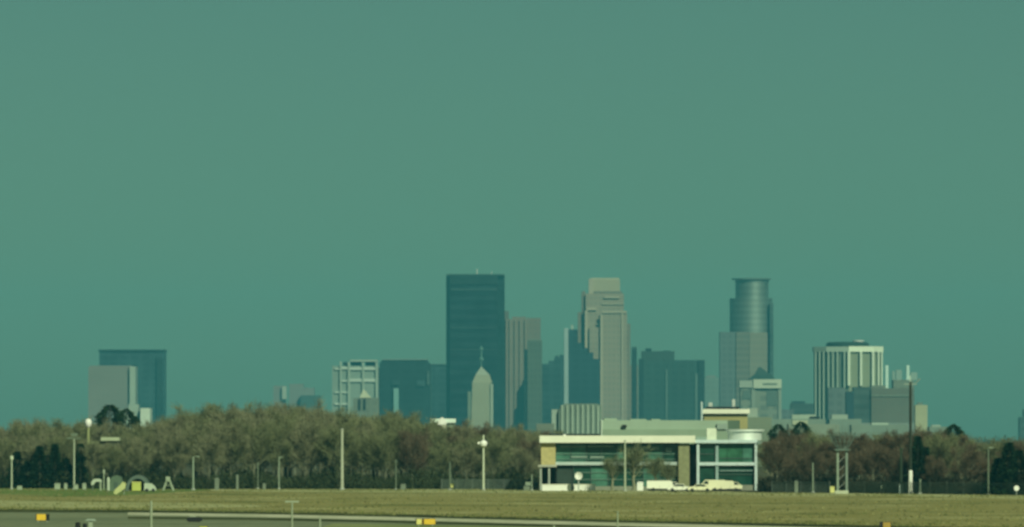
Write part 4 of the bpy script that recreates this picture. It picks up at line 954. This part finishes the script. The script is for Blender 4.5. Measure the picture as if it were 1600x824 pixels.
# ---------------------------------------------------------------- runway furniture
def sign_box(lab, px, yt, yb, wpx, faces, name='taxiway_sign'):
    D = GD(yb); q = D/K; r = empty(name, (X(px, D), D, 0)); tag(r, lab, 'sign'); h = (yb-yt)*q; w_ = wpx*q
    mb = MB(); mb.box(-w_/2, w_/2, -.12, .12, .16, h); mb.build('cabinet', BLACK, r, bevel=.02)
    for nm, m, a, b in faces:
        mb = MB(); mb.box(-w_/2+w_*a, -w_/2+w_*b, -.145, -.12, .20, h-.04); mb.build(nm, m, r)
    for s in (-.35, .35):
        mb = MB(); mb.box(s*w_-.04, s*w_+.04, -.05, .05, 0, .16); mb.build('foot', STEEL, r)
sign_box('yellow taxiway sign with a dark right end, near the left edge', 67, 803, 816, 21, [('sign_face', YELLOW, .06, .74)])
sign_box('wide yellow taxiway sign with a pale left panel and a black bar between', 665, 810.5, 822.5, 31, [('pale_panel', mat('pale_lemon', (.66,.60,.20), .5, .08, 2), .05, .30), ('sign_face', YELLOW, .42, .99), ('mark', mat('amber_mark', (.35,.20,.02), .5, .1, 2), .30, .34)])
sign_box('brownish yellow sign cut by the bottom edge at the right', 1383, 815.5, 828, 18, [('sign_face', mat('dull_amber', (.34,.22,.04), .6, .1, 2), .3, .95)])
sign_box('yellow sign top barely showing at the bottom edge left of centre', 318, 821.8, 833, 14, [('sign_face', mat('olive_yellow', (.38,.38,.05), .6, .1, 2), .05, .95)])
D = GD(816); q = D/K; r = empty('dark_barrier', (X(304, D), D, 0)); tag(r, 'low long black object lying on the runway edge', 'barrier')
mb = MB(); mb.extrude_y([(-9*q,.4*q), (-12*q,3*q), (-12*q,5*q), (-9*q,8*q), (9*q,8*q), (12.5*q,5.5*q), (12.5*q,3*q), (9*q,.4*q)], -.3, .3); mb.build('body', BLACK, r)
for dx in (-7, 7):
    mb = MB(); mb.box(dx*q-.08, dx*q+.08, -.2, .2, 0, 2*q); mb.build('foot', BLACK, r)
mb = MB(); mb.box(-7*q, 2*q, -.1, .25, 8*q, 9.6*q); mb.build('top_plate', PW, r)
for px, yb, w_, hh, lab in ((122, 832, 8, 16, 'black rounded drum at the bottom edge, left of a second smaller one'), (133, 833, 7, 15, 'smaller black drum at the bottom edge beside a pale stand')):
    D = GD(yb); q = D/K; r = empty('black_drum', (X(px, D), D, 0)); tag(r, lab, 'drum')
    mb = MB(); mb.lathe([(w_/2*q,0), (w_/2*q,hh*.88*q), (w_/2.6*q,hh*.97*q), (.05,hh*q)], 0, 0, 12); mb.build('body', BLACK, r)
    mb = MB(); mb.lathe([(w_/2*q+.03,hh*.3*q), (w_/2*q+.03,hh*.4*q)], 0, 0, 12); mb.build('hoop', STEEL, r)
D = GD(834); q = D/K; r = empty('pale_stand', (X(142, D), D, 0)); tag(r, 'pale T shaped stand at the bottom edge right of two black drums', 'stand')
mb = MB(); mb.box(-3.2*q,3.2*q,-.15,.15,0,20*q); mb.build('post', PW, r); mb = MB(); mb.prism([(-9*q,-.3),(9*q,-.3),(9*q,.3),(-9*q,.3)], 20*q, 23*q, [(-5*q,-.2),(6*q,-.2),(6*q,.2),(-5*q,.2)]); mb.build('top', LEGM, r)
def near_pole(px, yt, yb, wpx, lab, tee=0):
    D = GD(yb); q = D/K; r = empty('marker_pole', (X(px, D), D, 0)); tag(r, lab, 'pole'); h = Z(yt, D)
    m_ = mat('marker_grey', (.27,.31,.22), .7, .08, 1)
    mb = MB(); mb.lathe([(wpx/2*q,0), (wpx/2*q*.85,h)], 0, 0, 8); mb.build('pole', m_, r)
    if tee: mb = MB(); mb.box(-tee*q, tee*q, -.05, .05, h-.02, h+.14); mb.build('cross_bar', m_, r)
    mb = MB(); mb.lathe([(wpx*q,0), (wpx*q,.06), (wpx*.6*q,.12)], 0, 0, 8); mb.build('base', CONC, r)
near_pole(236.5, 783, 840, 4.5, 'thickest pale marker pole in the grass, between black drums and dark barrier')
near_pole(456.5, 785, 838, 3.4, 'pale T topped marker pole left of centre', 11)
near_pole(500, 809, 840, 4, 'short pale marker pole right of the T topped one')
near_pole(865.5, 820.5, 840, 3.6, 'shortest pale marker stub at the bottom edge, below the ochre end wall')
near_pole(965, 799, 838, 3, 'faint slim marker pole at the runway edge, below the glass front')

# ---------------------------------------------------------------- haze
mb = MB(); mb.box(-4300, 4300, -400, 12700, -1.0, 262.0)
hz = mb.build('haze', None); tag(hz, 'pale blue green haze hanging over airfield, wood and distant city', 'haze', None, 'stuff')
hm = bpy.data.materials.new('haze_air'); hm.use_nodes = True; hn = hm.node_tree; hn.nodes.clear()
pv = hn.nodes.new('ShaderNodeVolumePrincipled'); pv.inputs['Color'].default_value = (.125,.75,1.0,1)
pv.inputs['Density'].default_value = 4.5e-5; pv.inputs['Anisotropy'].default_value = 0.0
ho = hn.nodes.new('ShaderNodeOutputMaterial'); hn.links.new(pv.outputs[0], ho.inputs['Volume']); hz.data.materials.append(hm)
